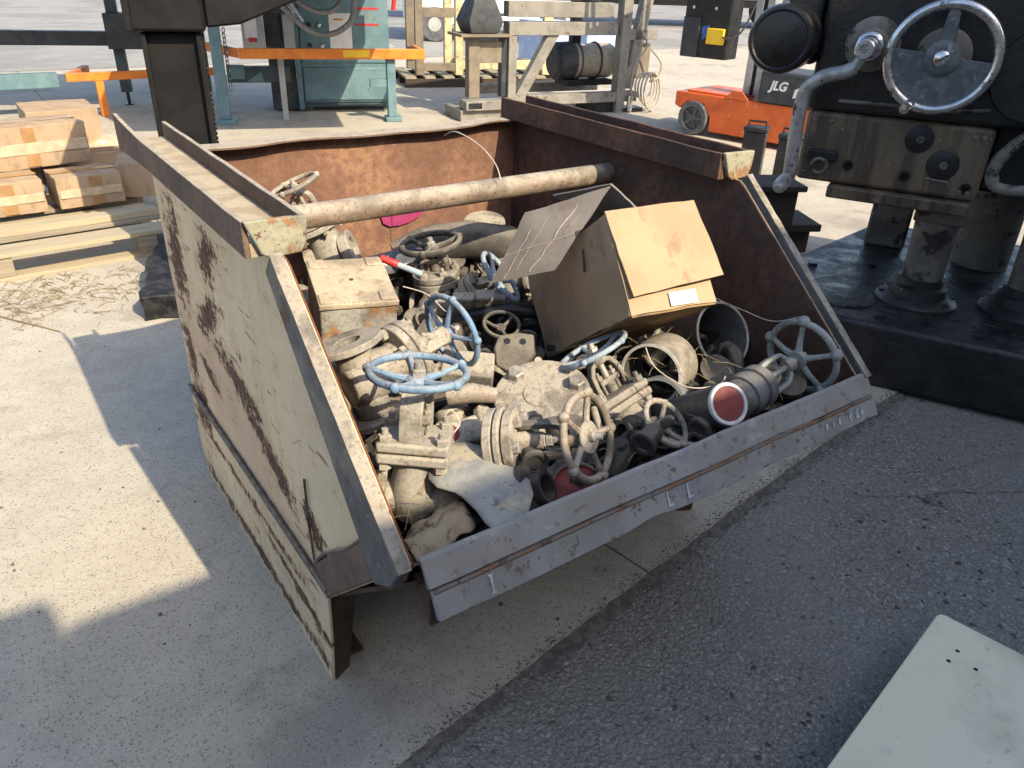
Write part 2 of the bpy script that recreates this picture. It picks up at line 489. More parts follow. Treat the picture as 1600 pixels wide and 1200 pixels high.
MT['dusty'] = pmat('dust covered cast steel', (.29, .265, .225), (.18, .17, .15), 12, bump=(70, .25), dust=.95, dustlo=-.1, layers=(((.12, .10, .085), 26, .62, .75),), grime=0.55)
MT['dusty2'] = pmat('grey dusty cast steel', (.23, .215, .185), (.16, .15, .135), 10, bump=(60, .25), dust=.8, dustlo=.05, layers=(((.16, .085, .05), 18, .62, .76),), seed=3, grime=0.6)
MT['dusty_pale'] = pmat('pale dusty aluminium paint', (.40, .375, .32), (.30, .28, .24), 9, bump=(60, .2), dust=.7, dustlo=.1, layers=(((.22, .13, .075), 24, .66, .76),), seed=5, grime=0.45)
MT['dusty_pink'] = pmat('pinkish rust dusted iron', (.27, .205, .16), (.20, .165, .14), 10, bump=(60, .25), dust=.8, dustlo=.1, seed=7, grime=0.55)
MT['dusty_dark'] = pmat('dark dusty iron', (.035, .034, .033), (.06, .054, .048), 14, bump=(60, .25), dust=.42, dustlo=.45, seed=9, grime=0.4)
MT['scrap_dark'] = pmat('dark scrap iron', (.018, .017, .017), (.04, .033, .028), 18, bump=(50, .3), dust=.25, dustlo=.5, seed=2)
MT['blue'] = pmat('dusty blue paint', (.13, .25, .40), (.19, .30, .42), 10, rough=.5, bump=(70, .15), dust=.5, dustlo=.55, layers=(((.10, .09, .08), 40, .68, .74),), grime=0.4)
MT['paleblue'] = pmat('faded pale blue paint', (.30, .39, .45), (.22, .32, .42), 10, rough=.6, bump=(70, .15), dust=.4, dustlo=.5, grime=0.4)
MT['greengrey'] = pmat('grey green wheel paint', (.30, .32, .31), (.22, .24, .235), 10, rough=.5, bump=(70, .15), dust=.3, dustlo=.5, grime=0.45)
MT['steelgrey'] = pmat('dull grey steel', (.16, .165, .165), (.11, .112, .115), 12, rough=.5, metal=.3, bump=(80, .15), dust=.3, dustlo=.5, grime=0.4)
MT['bolt'] = pmat('bare bolt steel', (.42, .40, .37), (.31, .28, .24), 30, rough=.45, metal=.35, bump=(90, .15), dust=.45, dustlo=.5, grime=0.45)
MT['black_pipe'] = pmat('black pipe', (.04, .039, .039), (.065, .06, .056), 8, rough=.5, bump=(90, .1), dust=.35, dustlo=.5)
MT['pipe_in'] = pmat('grey pipe bore', (.19, .19, .185), (.13, .13, .128), 9, rough=.6)
MT['rim'] = pmat('pale cut rim', (.55, .52, .46), (.42, .40, .36), 40, rough=.6)
MT['tan_pipe'] = pmat('tan dusted pipe', (.34, .30, .24), (.25, .225, .185), 9, bump=(60, .1), rough=.85, grime=0.35)
MT['redcap'] = pmat('red plastic cap', (.20, .03, .03), (.15, .025, .026), 9, rough=.5)
MT['reddisc'] = pmat('dusty red cap face', (.36, .19, .17), (.30, .15, .13), 9, rough=.7)
MT['whitering'] = pmat('white machined ring', (.62, .60, .58), (.50, .48, .46), 40, rough=.45)
MT['jbox'] = pmat('dust covered enclosure lid', (.47, .40, .29), (.41, .345, .25), 8, bump=(50, .2), rough=.9, layers=(((.36, .25, .16), 25, .64, .74),), grime=0.3)
MT['jbox_side'] = pmat('rust streaked enclosure side', (.36, .35, .31), (.26, .25, .22), 9, bump=(40, .3), layers=(((.40, .19, .075), 9, .52, .66), ((.10, .085, .07), 13, .60, .74)), grime=0.4)
MT['tagm'] = pmat('stained galvanised sheet', (.30, .295, .27), (.22, .225, .215), 10, rough=.6, bump=(30, .2), layers=(((.38, .33, .24), 8, .55, .72), ((.13, .125, .12), 30, .66, .72)))
MT['leather'] = pmat('dirty leather', (.34, .28, .19), (.25, .20, .13), 12, bump=(40, .4), layers=(((.09, .07, .05), 22, .58, .68),))
MT['plastic'] = pmat('grey film', (.15, .155, .165), (.10, .104, .115), 12, rough=.3, bump=(25, .3))
MT['card'] = m_card('cardboard', (.43, .305, .19), (.36, .255, .155), 0, .35)
MT['crease'] = pmat('pale torn paper', (.42, .37, .31), (.34, .29, .24), 20, rough=.9, bump=None)
MT['card_in'] = m_card('greyed cardboard', (.22, .195, .175), (.15, .135, .12), 4, .4)
MT['card_under'] = m_card('soiled cardboard', (.30, .20, .10), (.17, .11, .06), 6, .9)
MT['card_pale'] = m_card('shipping cardboard', (.38, .275, .18), (.31, .22, .14), 8, .3)
MT['tape'] = pmat('brown packing tape', (.36, .215, .10), (.31, .18, .08), 9, rough=.3, bump=(30, .15))
MT['film'] = pmat('clear wrap film', (.46, .35, .23), (.52, .42, .3), 20, rough=.15, bump=(22, .6))
MT['paper'] = pmat('white label paper', (.72, .71, .68), (.66, .65, .62), 9, rough=.7)
MT['ink'] = pmat('grey print', (.25, .25, .25), None, 9, rough=.7)
MT['wood'] = m_wood('pallet wood', (.44, .375, .255), (.33, .275, .185), 1)
MT['wood2'] = m_wood('weathered wood', (.33, .285, .21), (.23, .195, .145), 4)
MT['wood_dark'] = m_wood('dark timber', (.045, .036, .03), (.075, .058, .045), 7)
MT['grease'] = pmat('greasy black cast iron', (.006, .006, .007), (.011, .010, .010), 5, rough=.36, bump=(35, .35), layers=(((.018, .014, .012), 5, .60, .95), ((.20, .18, .155), 110, .88, .93), ((.017, .014, .012), 34, .66, .85)), spec=.5)
MT['column'] = pmat('sooty black column', (.006, .006, .0065), (.011, .010, .010), 4, rough=.6, bump=(30, .15), layers=(((.022, .017, .014), 4, .62, .95),), spec=.25)
MT['grease_rough'] = pmat('caked black grease', (.012, .012, .013), (.035, .032, .03), 20, rough=.45, bump=(24, 1.0))
MT['oil_brown'] = None
MT['oilblack'] = pmat('oily black base', (.013, .014, .018), (.026, .026, .03), 3, rough=.4, bump=(14, .4), layers=(((.05, .047, .045), 6, .58, .9), ((.10, .095, .085), 22, .72, .85), ((.22, .21, .19), 120, .86, .91)))
MT['castgrey'] = pmat('stained grey casting', (.17, .155, .135), (.11, .10, .09), 6, rough=.6, layers=(((.03, .025, .022), 9, .55, .68),))
MT['bright'] = pmat('polished steel', (.62, .61, .60), (.48, .47, .46), 18, rough=.22, metal=.95, bump=(90, .08), layers=(((.18, .15, .12), 30, .66, .74),))
MT['crank'] = pmat('chipped bare steel', (.40, .395, .38), (.27, .265, .26), 16, rough=.42, metal=.5, bump=(60, .2), layers=(((.03, .03, .032), 20, .66, .72),))
MT['webgrey'] = pmat('scuffed slate casting', (.075, .085, .095), (.12, .13, .135), 18, rough=.5, bump=(50, .2), layers=(((.22, .23, .23), 40, .66, .74),))
MT['teal'] = pmat('teal machine paint', (.095, .175, .20), (.13, .215, .24), 5, rough=.5, bump=(40, .1), layers=(((.10, .13, .13), 20, .68, .76),))
MT['teal_dark'] = pmat('dark slate teal paint', (.04, .062, .07), (.06, .085, .09), 5, rough=.5)
MT['orange'] = pmat('safety orange paint', (.70, .215, .03), (.60, .165, .025), 5, rough=.45, layers=(((.40, .12, .03), 20, .70, .78),))
MT['yellow'] = pmat('yellow tape', (.78, .50, .03), (.70, .44, .03), 5, rough=.5)
MT['orange_red'] = pmat('orange lift paint', (.62, .12, .025), (.52, .095, .02), 4, rough=.4, bump=(40, .05), layers=(((.60, .30, .22), 14, .70, .76), ((.15, .05, .03), 40, .70, .76)))
MT['grey_frame'] = pmat('grey machine frame paint', (.23, .215, .185), (.18, .17, .15), 5, rough=.6, layers=(((.12, .085, .06), 16, .64, .74),))
MT['slate'] = pmat('dark slate paint', (.032, .036, .042), (.052, .055, .06), 6, rough=.55)
MT['lightgrey'] = pmat('light grey enclosure', (.36, .36, .34), (.30, .30, .285), 6, rough=.5)
MT['sunlit_steel'] = pmat('brown frame steel with painted sunlight', (.52, .47, .27), (.42, .36, .2), 6, rough=.6, layers=(((.25, .17, .09), 14, .60, .72),))  # brown frame steel, yellow sunlight put into the base colour, rust flecks over it
MT['brown_steel'] = pmat('brown grey frame paint', (.20, .165, .12), (.15, .125, .095), 6, rough=.6)
MT['hose'] = pmat('grey ribbed hose', (.16, .155, .15), (.22, .21, .20), 20, rough=.6)
MT['cable'] = pmat('beige cable', (.38, .33, .26), (.30, .26, .2), 20, rough=.6)
MT['black'] = pmat('black plastic', (.010, .0105, .012), (.018, .0185, .02), 8, rough=.4)
MT['rubber'] = pmat('worn grey tyre', (.07, .073, .078), (.11, .112, .115), 12, rough=.75, bump=(60, .2))
MT['alu'] = pmat('mast aluminium', (.40, .41, .43), (.32, .33, .345), 8, rough=.4, metal=.4)
MT['white'] = pmat('white trailer paint', (.74, .74, .73), (.66, .66, .65), 4, rough=.45)
MT['bluebox'] = pmat('blue wrapped crate', (.32, .42, .62), (.42, .50, .68), 4, rough=.45)
MT['red'] = pmat('red paint', (.50, .04, .035), (.42, .035, .03), 8, rough=.5)
MT['plate'] = pmat('cream board', (.84, .735, .52), (.73, .64, .455), 3, rough=.5, bump=(18, .08), layers=(((.50, .43, .28), 3, .58, .85), ((.40, .38, .33), 4, .62, .9), ((.22, .20, .17), 30, .80, .86), ((.30, .25, .18), 11, .74, .92)))
MT['wall'] = pmat('shade blocker surface', (.40, .38, .34), (.34, .325, .29), 2, rough=.85)  # only for the unseen blocks added to cast the foreground shade
MT['stone'] = pmat('grey pebble', (.16, .15, .135), (.10, .095, .09), 60, rough=.85, bump=(150, .4))
MT['grit'] = pmat('mixed grit', (.17, .16, .145), (.07, .067, .062), 45, .35, .65, rough=.9, bump=None, layers=(((.34, .32, .28), 70, .60, .66),))
MT['straw'] = pmat('dry straw', (.40, .31, .16), (.28, .20, .10), 9, rough=.9)
MT['weed'] = pmat('dry weed stems', (.20, .15, .085), (.27, .21, .11), 9, rough=.9)
MT['joint'] = pmat('dirt in the joint', (.10, .093, .082), (.17, .158, .138), 40, rough=.95, bump=(60, .9))
MT['web'] = pmat('cobweb thread', (.50, .47, .42), None, 9, rough=.9)
MT['wire'] = pmat('thin pale wire', (.55, .50, .44), (.45, .38, .32), 9, rough=.6)

def m_oilbase():
    t = NT('oily black base')
    n = t.xn(4, 8, .7); f = t.xn(26, 8, .75)
    c = t.mix(t.ramp(n, .3, .8), (.008, .009, .012), (.03, .029, .03))
    c = t.mix(t.math('MULTIPLY', t.up(.6, .95), t.ramp(f, .45, .9, 0, .5)), c, (.10, .092, .08))
    c = t.mix(t.ramp(t.xn(120, 3, .6), .86, .92), c, (.26, .25, .23))
    scr = t.ramp(t.xn(30, 3, .5, t.map((.2, 1.5, 1.5), rot=(.2, .3, .5))), .84, .88)
    c = t.mix(scr, c, (.12, .115, .11))
    t.bump(t.math('ADD', t.xn(9, 5, .6), t.math('MULTIPLY', f, .35)), .45, .012)
    return t.fin(c, t.ramp(t.xn(6, 7, .7, t.map(loc=(3, 1, 2))), .25, .75, .22, .62), 0, .5)
MT['oilblack'] = m_oilbase()

def m_oilbrown():
    t = NT('oil streaked brown plate')
    st = t.xn(14, 7, .65, t.map((1, 1, .1)))
    c = t.mix(t.ramp(st, .35, .65), (.075, .055, .037), (.155, .115, .075))
    c = t.mix(t.ramp(t.xn(3, 6, .6), .45, .7, 0, .7), c, (.05, .038, .028))
    dots = t.ramp(t.xn(95, 2, .5), .86, .92)
    c = t.mix(dots, c, (.32, .29, .24))
    t.bump(t.xn(40, 5, .6), .15, .002)
    return t.fin(c, .45, 0, .45)
MT['oil_brown'] = m_oilbrown()

# ================================================================ ground
def front_y(x):          # the concrete edge, seen from above
    return -0.292 + 0.168*x - 0.008*x*x if x < 6 else .43 + .05*(x-6)

def ragged(x):
    return front_y(x) + .007*noise.noise(Vector((x*5, 3.3, 0))) + .005*noise.noise(Vector((x*31, 1.3, 0)))

asph = MB()
asph.add([(-60, -60, -.014), (80, -60, -.014), (80, 90, -.014), (-60, 90, -.014)], [(0, 1, 2, 3)])
g = asph.build('asphalt_ground', MT['asphalt'], smooth=False); tag(g, kind='structure')

JX0, JX1 = .898, .906
def jx(y, x): return x - .12*(y+.12) if y < 3 else x - .12*3.12
def slab(xs, side):
    front = [(x, ragged(x)) for x in xs]
    mb = MB()
    if side < 0:
        poly = front + [(jx(y, JX0), y) for y in (.3, 1, 2, 3, 90)] + [(-60, 90)]
    else:
        poly = [(jx(y, JX1), y) for y in (90, 3, 2, 1, .3)] + front + [(80, 90)]
    mb.prism(poly, -.05, 0, 'z')
    return mb.build('concrete_slab', MT['concrete'], smooth=False)
xs = [-60, -20, -8, -4] + [-3 + i*.025 for i in range(int((3.88)/.025))] + [JX0+.018]
tag(slab(xs, -1), kind='structure')
xs = [JX1+.018] + [JX1 + .03 + i*.025 for i in range(170)] + [6, 9, 20, 80]
tag(slab(xs, 1), kind='structure')
MB().add([(-60, 12.6, .004), (80, 11.4, .004), (80, 90, .004), (-60, 90, .004)], [(0, 1, 2, 3)]).build('far_paving', MT['far_paving'], smooth=False)['kind'] = 'structure'
# dirt packed against the concrete edge
mb = MB(); vv = []; ff = []
N = 520
for i in range(N):
    x = -2.6 + i*.0135
    y = ragged(x)
    a = y + .012
    b = y - .030 - .030*noise.noise(Vector((x*9, 8, 0))) - .015*noise.noise(Vector((x*40, 2, 0))) - (.035 if .35 < x < 1.0 else 0)*max(0, noise.noise(Vector((x*4, 5, 5)))+.4)
    h = -.007 + .007*noise.noise(Vector((x*30, 9, 1)))
    vv += [(x, a, h), (x, (a+b)/2, h + .003 + .004*noise.noise(Vector((x*55, 4, 2)))), (x, b, -.0138)]
for i in range(N-1):
    o = i*3
    ff += [(o, o+3, o+4, o+1), (o+1, o+4, o+5, o+2)]
mb.add(vv, ff)
jd = mb.build('joint_dirt', MT['joint']); tag(jd, 'dark dirt and crumbled asphalt packed along the concrete edge', 'dirt', kind='stuff')
# grit along the seam and strewn over the asphalt
rg_ = random.Random(77); mb = MB()
OCT = [(1, 0, 0), (-1, 0, 0), (0, 1, 0), (0, -1, 0), (0, 0, 1), (0, 0, -1)]
OF = [(0, 2, 4), (2, 1, 4), (1, 3, 4), (3, 0, 4), (2, 0, 5), (1, 2, 5), (3, 1, 5), (0, 3, 5)]
for i in range(5200):
    if i < 3600:
        x = rg_.uniform(-.3, 3.0); y = ragged(x) - .012 + rg_.gauss(0, .022); sz = rg_.uniform(.0015, .0045)*(1.5 if rg_.random() < .06 else 1)
    else:
        x = rg_.uniform(-.2, 2.9); y = rg_.uniform(-1.1, ragged(x)); sz = rg_.uniform(.001, .003)
    z = (.0 if y > ragged(x) else -.012) + sz*.3
    a_ = rg_.uniform(0, 6.28); ca, sa = math.cos(a_), math.sin(a_)
    vv = []
    for (ox, oy, oz) in OCT:
        q = sz*rg_.uniform(.7, 1.25)
        vv.append((x+(ox*ca-oy*sa)*q, y+(ox*sa+oy*ca)*q*.8, z+oz*q*.6))
    mb.add(vv, OF)
o = mb.build('grit', MT['grit'], smooth=False); tag(o, 'loose grit along the concrete seam and over the asphalt', 'grit', kind='stuff')
# crack lines in the asphalt
def crack(pts, w, seed):
    mb = MB(); vv = []; ff = []
    P = [Vector((p[0], p[1], 0)) for p in pts]; S = []
    for a, b in zip(P[:-1], P[1:]):
        n = max(2, int((b-a).length/.012))
        for k in range(n): S.append(a.lerp(b, k/n))
    S.append(P[-1])
    for i, p in enumerate(S):
        t = (S[min(i+1, len(S)-1)]-S[max(i-1, 0)]).normalized(); nn = Vector((-t.y, t.x, 0))
        o = nn*(.012*noise.noise(Vector((i*.13, seed, 0)))+.006*noise.noise(Vector((i*.5, seed, 3))))
        ww = .6*w*(.25+.9*abs(noise.noise(Vector((i*.21, seed, 7)))))
        vv += [p+o+nn*ww+Vector((0, 0, -.0105)), p+o-nn*ww+Vector((0, 0, -.0105))]
    for i in range(len(S)-1): ff.append((2*i, 2*i+2, 2*i+3, 2*i+1))
    mb.add(vv, ff)
    return mb.build('crack', MT['joint'], g)
crack([(1.62, .02), (1.75, -.12), (1.82, -.26), (1.98, -.36), (2.02, -.50)], .006, 1)
crack([(1.98, -.36), (2.12, -.42), (2.4, -.6)], .007, 2)
crack([(2.05, -.30), (2.2, -.33), (2.6, -.42)], .004, 5)
crack([(1.3, -.02), (1.42, -.1), (1.6, -.13)], .004, 6)

# ================================================================ unseen stepped blocks behind the camera, added and shaped to cast the shade
bl = thing('shade_blocker', 'unseen stepped blocks added behind the camera to cast the foreground shade', 'shade blocker', (0, -3.6, 0))
for nm, x0, x1, z1, d in (('shade_block', -14, .02, 3.53, 5), ('shade_block', .024, 1.53, 3.42, 5), ('shade_box', 1.534, 2.02, 3.86, 3), ('shade_block', 2.024, 4.0, 4.95, 5), ('shade_block', 4.004, 14, 3.3, 5)):
    MB().box(x0, x1, -d, 0, 0 if nm != 'shade_box' else 0, z1).build(nm, MT['wall'], bl, .02)

# ================================================================ the hopper
W = 1.25
hop = thing('tipping_hopper', 'battered cream steel tipping hopper full of scrap valves, open front', 'hopper', (0, 0, 0))
side_poly = [(.0, .30), (1.075, .30), (1.075, 1.073), (.03, 1.073), (.022, 1.068), (.010, 1.060), (-.424, .688), (-.400, .635), (-.30, .56), (-.03, .295)]
def panel(poly, x0, x1, nm, mat, bev=.002):
    return MB().prism(poly, x0, x1, 'x').build(nm, mat, hop, bev)
o = panel(side_poly, 0, .006, 'side_panel', MT['cream']); o['label'] = 'chipped cream outer side sheet with rust patches'
o = panel(side_poly, .0062, .009, 'inner_side_sheet', MT['rust'], 0)
o = panel(side_poly, W-.008, W-.0035, 'side_panel', MT['rust_dark']); o['label'] = 'dark rusted inner face of the far side sheet'
o = panel(side_poly, W-.0032, W, 'outer_side_sheet', MT['cream'], 0)
# lower skirts (legs)
skirt = [(0, 0), (1.04, 0), (1.072, .075), (1.072, .298), (-.028, .298), (-.02, .15)]
for x0, x1 in ((-.006, 0.002), (W-.002, W+.006)):
    panel(skirt, x0, x1, 'leg_skirt', MT['cream'])
for sx, x0 in ((1, .0025), (-1, W-.0025)):
    mb = MB()
    mb.add([(x0, -.002, 0), (x0+sx*.045, .02, 0), (x0+sx*.085, .02, .292), (x0, -.026, .292), (x0, .006, 0), (x0+sx*.045, .028, 0), (x0+sx*.085, .028, .292), (x0, -.018, .292)],
           [(0, 1, 2, 3), (7, 6, 5, 4), (0, 4, 5, 1), (1, 5, 6, 2), (2, 6, 7, 3), (3, 7, 4, 0)])
    mb.build('leg_flange', MT['rust_dark'], hop)
    MB().box(min(x0, x0+sx*.09), max(x0, x0+sx*.09), .03, 1.05, .02, .028).build('skid', MT['rust_dark'], hop, .002)
# weld band between the tub and the skirt, drawn as a lumpy bead with a bare strip
for x in (-.0075,):
    mb = MB(); mb.prism([(-.03, .296), (1.074, .296), (1.074, .326), (-.045, .326)], x, x+.009, 'x'); mb.build('seam_strip', MT['weld'], hop, .002)
    path = [(x-.001, y, .328+.004*noise.noise(Vector((y*30, 0, 0)))) for y in [(-.04+.0185*i) for i in range(61)]]
    MB().tube(path, .0055, 6).build('weld_bead', MT['weld'], hop)
# patched nose corner
mb = MB(); mb.prism([(-.035, .305), (.028, .355), (-.11, .49), (-.245, .615), (-.31, .575)], -.009, -.0005, 'x')
o = mb.build('nose_patch', MT['rust_dusty'], hop, .003); o['label'] = 'rusty welded patch at the front lower corner'
mb = MB().tube([(-.006, .03, .355), (-.006, -.03, .425), (-.006, -.11, .495), (-.006, -.18, .55), (-.006, -.247, .62)], .005, 6); mb.build('weld_bead', MT['weld'], hop)
mb = MB().tube([(-.005, .035, .36), (-.005, .045, .47), (-.005, .04, .58)], .003, 5); mb.build('weld_bead', MT['weld'], hop)
# edge bars along the sloping front edges
d = Vector((0, -.436-.012, .695-1.085)).normalized(); perp = Vector((0, d.z, -d.y))
for x0, x1, bw, bt in ((-.028, -.004, .13, .055), (W+.001, W+.022, .05, .05)):
    a = Vector((0, .018, 1.088)); b = Vector((0, -.442, .694))
    mb = MB()
    mb.prism([(a.y, a.z), (b.y, b.z), (-.408, .640), ((-.345, .598) if bw > .1 else (-.385, .622)), (a.y - perp.y*bt, a.z - perp.z*bt)], x0, x1-.0005, 'x')
    mb.build('edge_bar', MT['slate_bar'], hop, .004)
    n2_ = Vector((0, -d.z, d.y)); n2_ = n2_ if n2_.z > 0 else -n2_
    mb = MB()
    K = 24
    vv = []; ff = []
    for i in range(K+1):
        p = a.lerp(b, i/K) + n2_*(.0025)
        j = .0022*noise.noise(Vector((i*.7, x0*9, 0)))
        for (xx, hh) in ((x0-.001, -.003), (x0-.001, .002+j), (x1, .002-j), (x1, -.012)):
            vv.append(p+Vector((xx, 0, 0))+n2_*hh)
    for i in range(K):
        for k in range(4):
            k2 = (k+1) % 4; ff.append((i*4+k, i*4+k2, i*4+4+k2, i*4+4+k))
    ff += [(0, 1, 2, 3), tuple(range(K*4, K*4+4))]
    mb.add(vv, ff); mb.build('edge_cap', MT['edge'], hop)
# floor pan and rear wall
MB().prism([(-.43, .655), (-.02, .30), (1.06, .30), (1.06, .292), (-.03, .292), (-.43, .645)], .01, W-.01, 'x').build('floor_pan', MT['rust_dark'], hop)
vv = []; ff = []; NX, NZ = 50, 16
for s_, off in ((0, 0), (1, .008)):
    for i in range(NX+1):
        for k in range(NZ+1):
            x = .009 + (W-.018)*i/NX; z = .295 + (1.062-.295)*k/NZ
            t_ = (k/NZ)**3
            y = 1.066 + off + t_*.026*noise.noise(Vector((x*3.2, 0, 4))) + .004*noise.noise(Vector((x*5, z*5, 2)))
            zz = z + t_*.020*noise.noise(Vector((x*4, 7, 0)))
            vv.append((x, y, zz))
S_ = (NX+1)*(NZ+1)
for s_ in (0, 1):
    for i in range(NX):
        for k in range(NZ):
            a = s_*S_ + i*(NZ+1)+k; ff.append((a, a+1, a+NZ+2, a+NZ+1))
for i in range(NX):
    a = i*(NZ+1)+NZ; ff.append((a, a+NZ+1, a+NZ+1+S_, a+S_))
MB().add(vv, ff).build('rear_wall', MT['rust_orange'], hop)
vv = []; ff = []
for i in range(NX+1):
    x = .009 + (W-.018)*i/NX
    y = 1.066 + .026*noise.noise(Vector((x*3.2, 0, 4))) + .004*noise.noise(Vector((x*5, 1.062*5, 2))); zz = 1.063 + .020*noise.noise(Vector((x*4, 7, 0)))
    w_ = .050 + .012*noise.noise(Vector((x*5, 2, 2)))
    vv += [(x, y-w_, zz-.002), (x, y-w_, zz+.005), (x, y+.016, zz+.006), (x, y+.016, zz+.0005)]
for i in range(NX):
    for k in range(4): ff.append((i*4+k, i*4+(k+1) % 4, i*4+4+(k+1) % 4, i*4+4+k))
ff += [(0, 1, 2, 3), tuple(range(NX*4, NX*4+4))]
o = MB().add(vv, ff).build('rear_rim', MT['rust_dusty'], hop, .001); o['label'] = 'warped rolled rim along the rear wall'
mk = MB(); mk.prism([(.690, .790), (.698, .762), (.720, .748), (.760, .746), (.800, .752), (.840, .768), (.872, .794), (.885, .825), (.79, .83), (.70, .82)], 1.0535, 1.0575, 'y'); mk.build('paint_mark', MT['magenta'], hop)
# channels on top of the sides
def channel(x0, x1, mat, lift, mi):
    y0, y1, zf, zt, t_ = .06, 1.078, 1.100, 1.141, .011
    K = 20
    def wallstrip(xa, xb, seed, zb):
        vv = []; ff = []
        for i in range(K+1):
            y = y0 + (y1-y0)*i/K
            l = (lift if seed == 1 else 0)*(max(0, i/K-.72)/.28)**2
            z = zt + l + .0025*noise.noise(Vector((y*9, seed, 0)))
            sx = (.012*l/.03)*(-1 if seed == 1 else 0)
            vv += [(xa+sx, y, zb), (xb+sx, y, zb), (xb+sx, y, z), (xa+sx, y, z)]
        for i in range(K):
            for k in range(4): ff.append((i*4+k, i*4+(k+1) % 4, i*4+4+(k+1) % 4, i*4+4+k))
        ff += [(0, 1, 2, 3), tuple(range(K*4, K*4+4))]
        return MB().add(vv, ff)
    wallstrip(x0, x0+t_, 1, 1.074).build('channel_flange', mat, hop, .0015)
    wallstrip(x1-t_, x1, 2, 1.074).build('channel_flange', mat, hop, .0015)
    MB().box(x0+t_, x1-t_, y0, y1, 1.0745, zf).build('channel_web', MT['dustfloor'] if mi == 0 else MT['rust_dark'], hop)
    mb = MB(); mb.prism([(x0+.001, 1.145), (x1-.001, 1.142), (x1-.004, 1.098), (x1-.016, 1.074), (x0+.042, 1.071), (x0+.026, 1.082)], .046, .0595, 'y')
    mb.build('channel_end', MT['cream_worn'], hop, .003)
channel(-.058, .060, MT['rust_dusty'], .03, 0)
channel(W-.060, W+.058, MT['rust_dark'], 0, 1)
# cross tube, lip
o = MB().cyl((.01, .54, .985), (W-.009, .54, .985), .031, n=28).build('cross_tube', MT['tubed'], hop)
o['label'] = 'dusty round tube across the tub'
def lipx(prof, nm, mat, x0, x1, dent=0.0):
    K = 60; vv = []; ff = []; m = len(prof)
    for i in range(K+1):
        x = x0 + (x1-x0)*i/K
        s_ = .004*noise.noise(Vector((x*4, 1, 1)))
        dd = -dent*math.exp(-((x-.50)/.05)**2)
        for (y, z) in prof:
            low = max(0, (.665-z)/.05)
            vv.append((x, y + s_ - dd*.3*low, z + .003*noise.noise(Vector((x*6, 4, z*20))) - dd*low))
    for i in range(K):
        for k in range(m): ff.append((i*m+k, i*m+(k+1) % m, i*m+m+(k+1) % m, i*m+m+k))
    ff += [tuple(range(m)), tuple(range(K*m, K*m+m))]
    return MB().add(vv, ff).build(nm, mat, hop, .0015)
lipx([(-.428, .702), (-.437, .700), (-.466, .660), (-.457, .654)], 'lip_upper_face', MT['lip'], .015, W+.012)
lipx([(-.459, .6525), (-.470, .657), (-.494, .612), (-.483, .607)], 'lip_lower_face', MT['lip'], .018, W+.010, .008)
path = [(x, -.4705+.004*noise.noise(Vector((x*4, 1, 1)))+.0012*noise.noise(Vector((x*60, 0, 0))), .657+.003*noise.noise(Vector((x*6, 4, 13)))) for x in [.02+.0103*i for i in range(120)]]
MB().tube(path, .0042, 6).build('weld_bead', MT['lip_bead'], hop)
MB().box(.02, .085, -.455, -.40, .565, .645).build('lip_bracket', MT['rust_dark'], hop, .003)
MB().box(W-.12, W-.05, -.455, -.40, .58, .645).build('lip_bracket', MT['rust_dark'], hop, .003)
# worn white marks on the lip
def lipmark(x, y, z, pts, s):
    mb = MB(); mb.prism(pts, 0, .0012, 'z', fr((x, y, z), (0, -.83, .55), (1, 0, 0)) @ Matrix.Scale(s, 4)); mb.build('worn_mark', MT['white_mark'], hop)
LX = lambda x: .004*noise.noise(Vector((x*4, 1, 1)))
I_ = [(-.3, -1), (.35, -1.05), (.3, -.8), (.1, -.72), (.14, .7), (.4, .8), (.3, 1), (-.28, .95), (-.3, .8), (-.1, .7), (-.14, -.7), (-.36, -.82)]
Mlow = lambda x, t_: (x, -.470-.024*t_-.0016+LX(x), .657-.045*t_)
def lowmark(x, t_, pts, s):
    p = Mlow(x, t_)
    MB().prism(pts, 0, .0015, 'z', fr(p, (0, -.88, .47), (1, 0, 0)) @ Matrix.Diagonal((s, s, 1, 1))).build('worn_mark', MT['white_mark'], hop)
lowmark(.125, .50, I_, .018)
for x in (.545, .60):
    lowmark(x, .4, [(-.2, -1), (.7, -1), (.7, -.75), (.1, -.75), (.1, .9), (-.15, 1)], .016)
for x, s_ in ((1.06, .008), (1.085, .007), (1.11, .008), (1.155, .012), (1.18, .014), (1.2, .01)):
    lowmark(x, .45, [(-.5, -.8), (.1, -1), (.6, -.3), (.3, .1), (.55, .8), (-.1, 1), (-.6, .2)], s_)

# ================================================================ scrap in the hopper
# mound of dirt and small scrap that everything lies on
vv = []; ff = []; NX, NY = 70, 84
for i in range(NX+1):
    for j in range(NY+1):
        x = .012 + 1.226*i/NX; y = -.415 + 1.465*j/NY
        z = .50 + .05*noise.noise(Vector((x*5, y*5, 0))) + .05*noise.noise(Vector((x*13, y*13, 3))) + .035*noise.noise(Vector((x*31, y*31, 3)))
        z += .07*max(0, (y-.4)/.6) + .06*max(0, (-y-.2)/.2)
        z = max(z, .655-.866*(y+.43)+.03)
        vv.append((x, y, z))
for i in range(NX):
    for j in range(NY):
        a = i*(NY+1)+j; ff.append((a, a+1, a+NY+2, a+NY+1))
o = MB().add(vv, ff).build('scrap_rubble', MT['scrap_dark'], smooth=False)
tag(o, 'dark rubble of dirt and small scrap filling the hopper', 'rubble', kind='stuff')

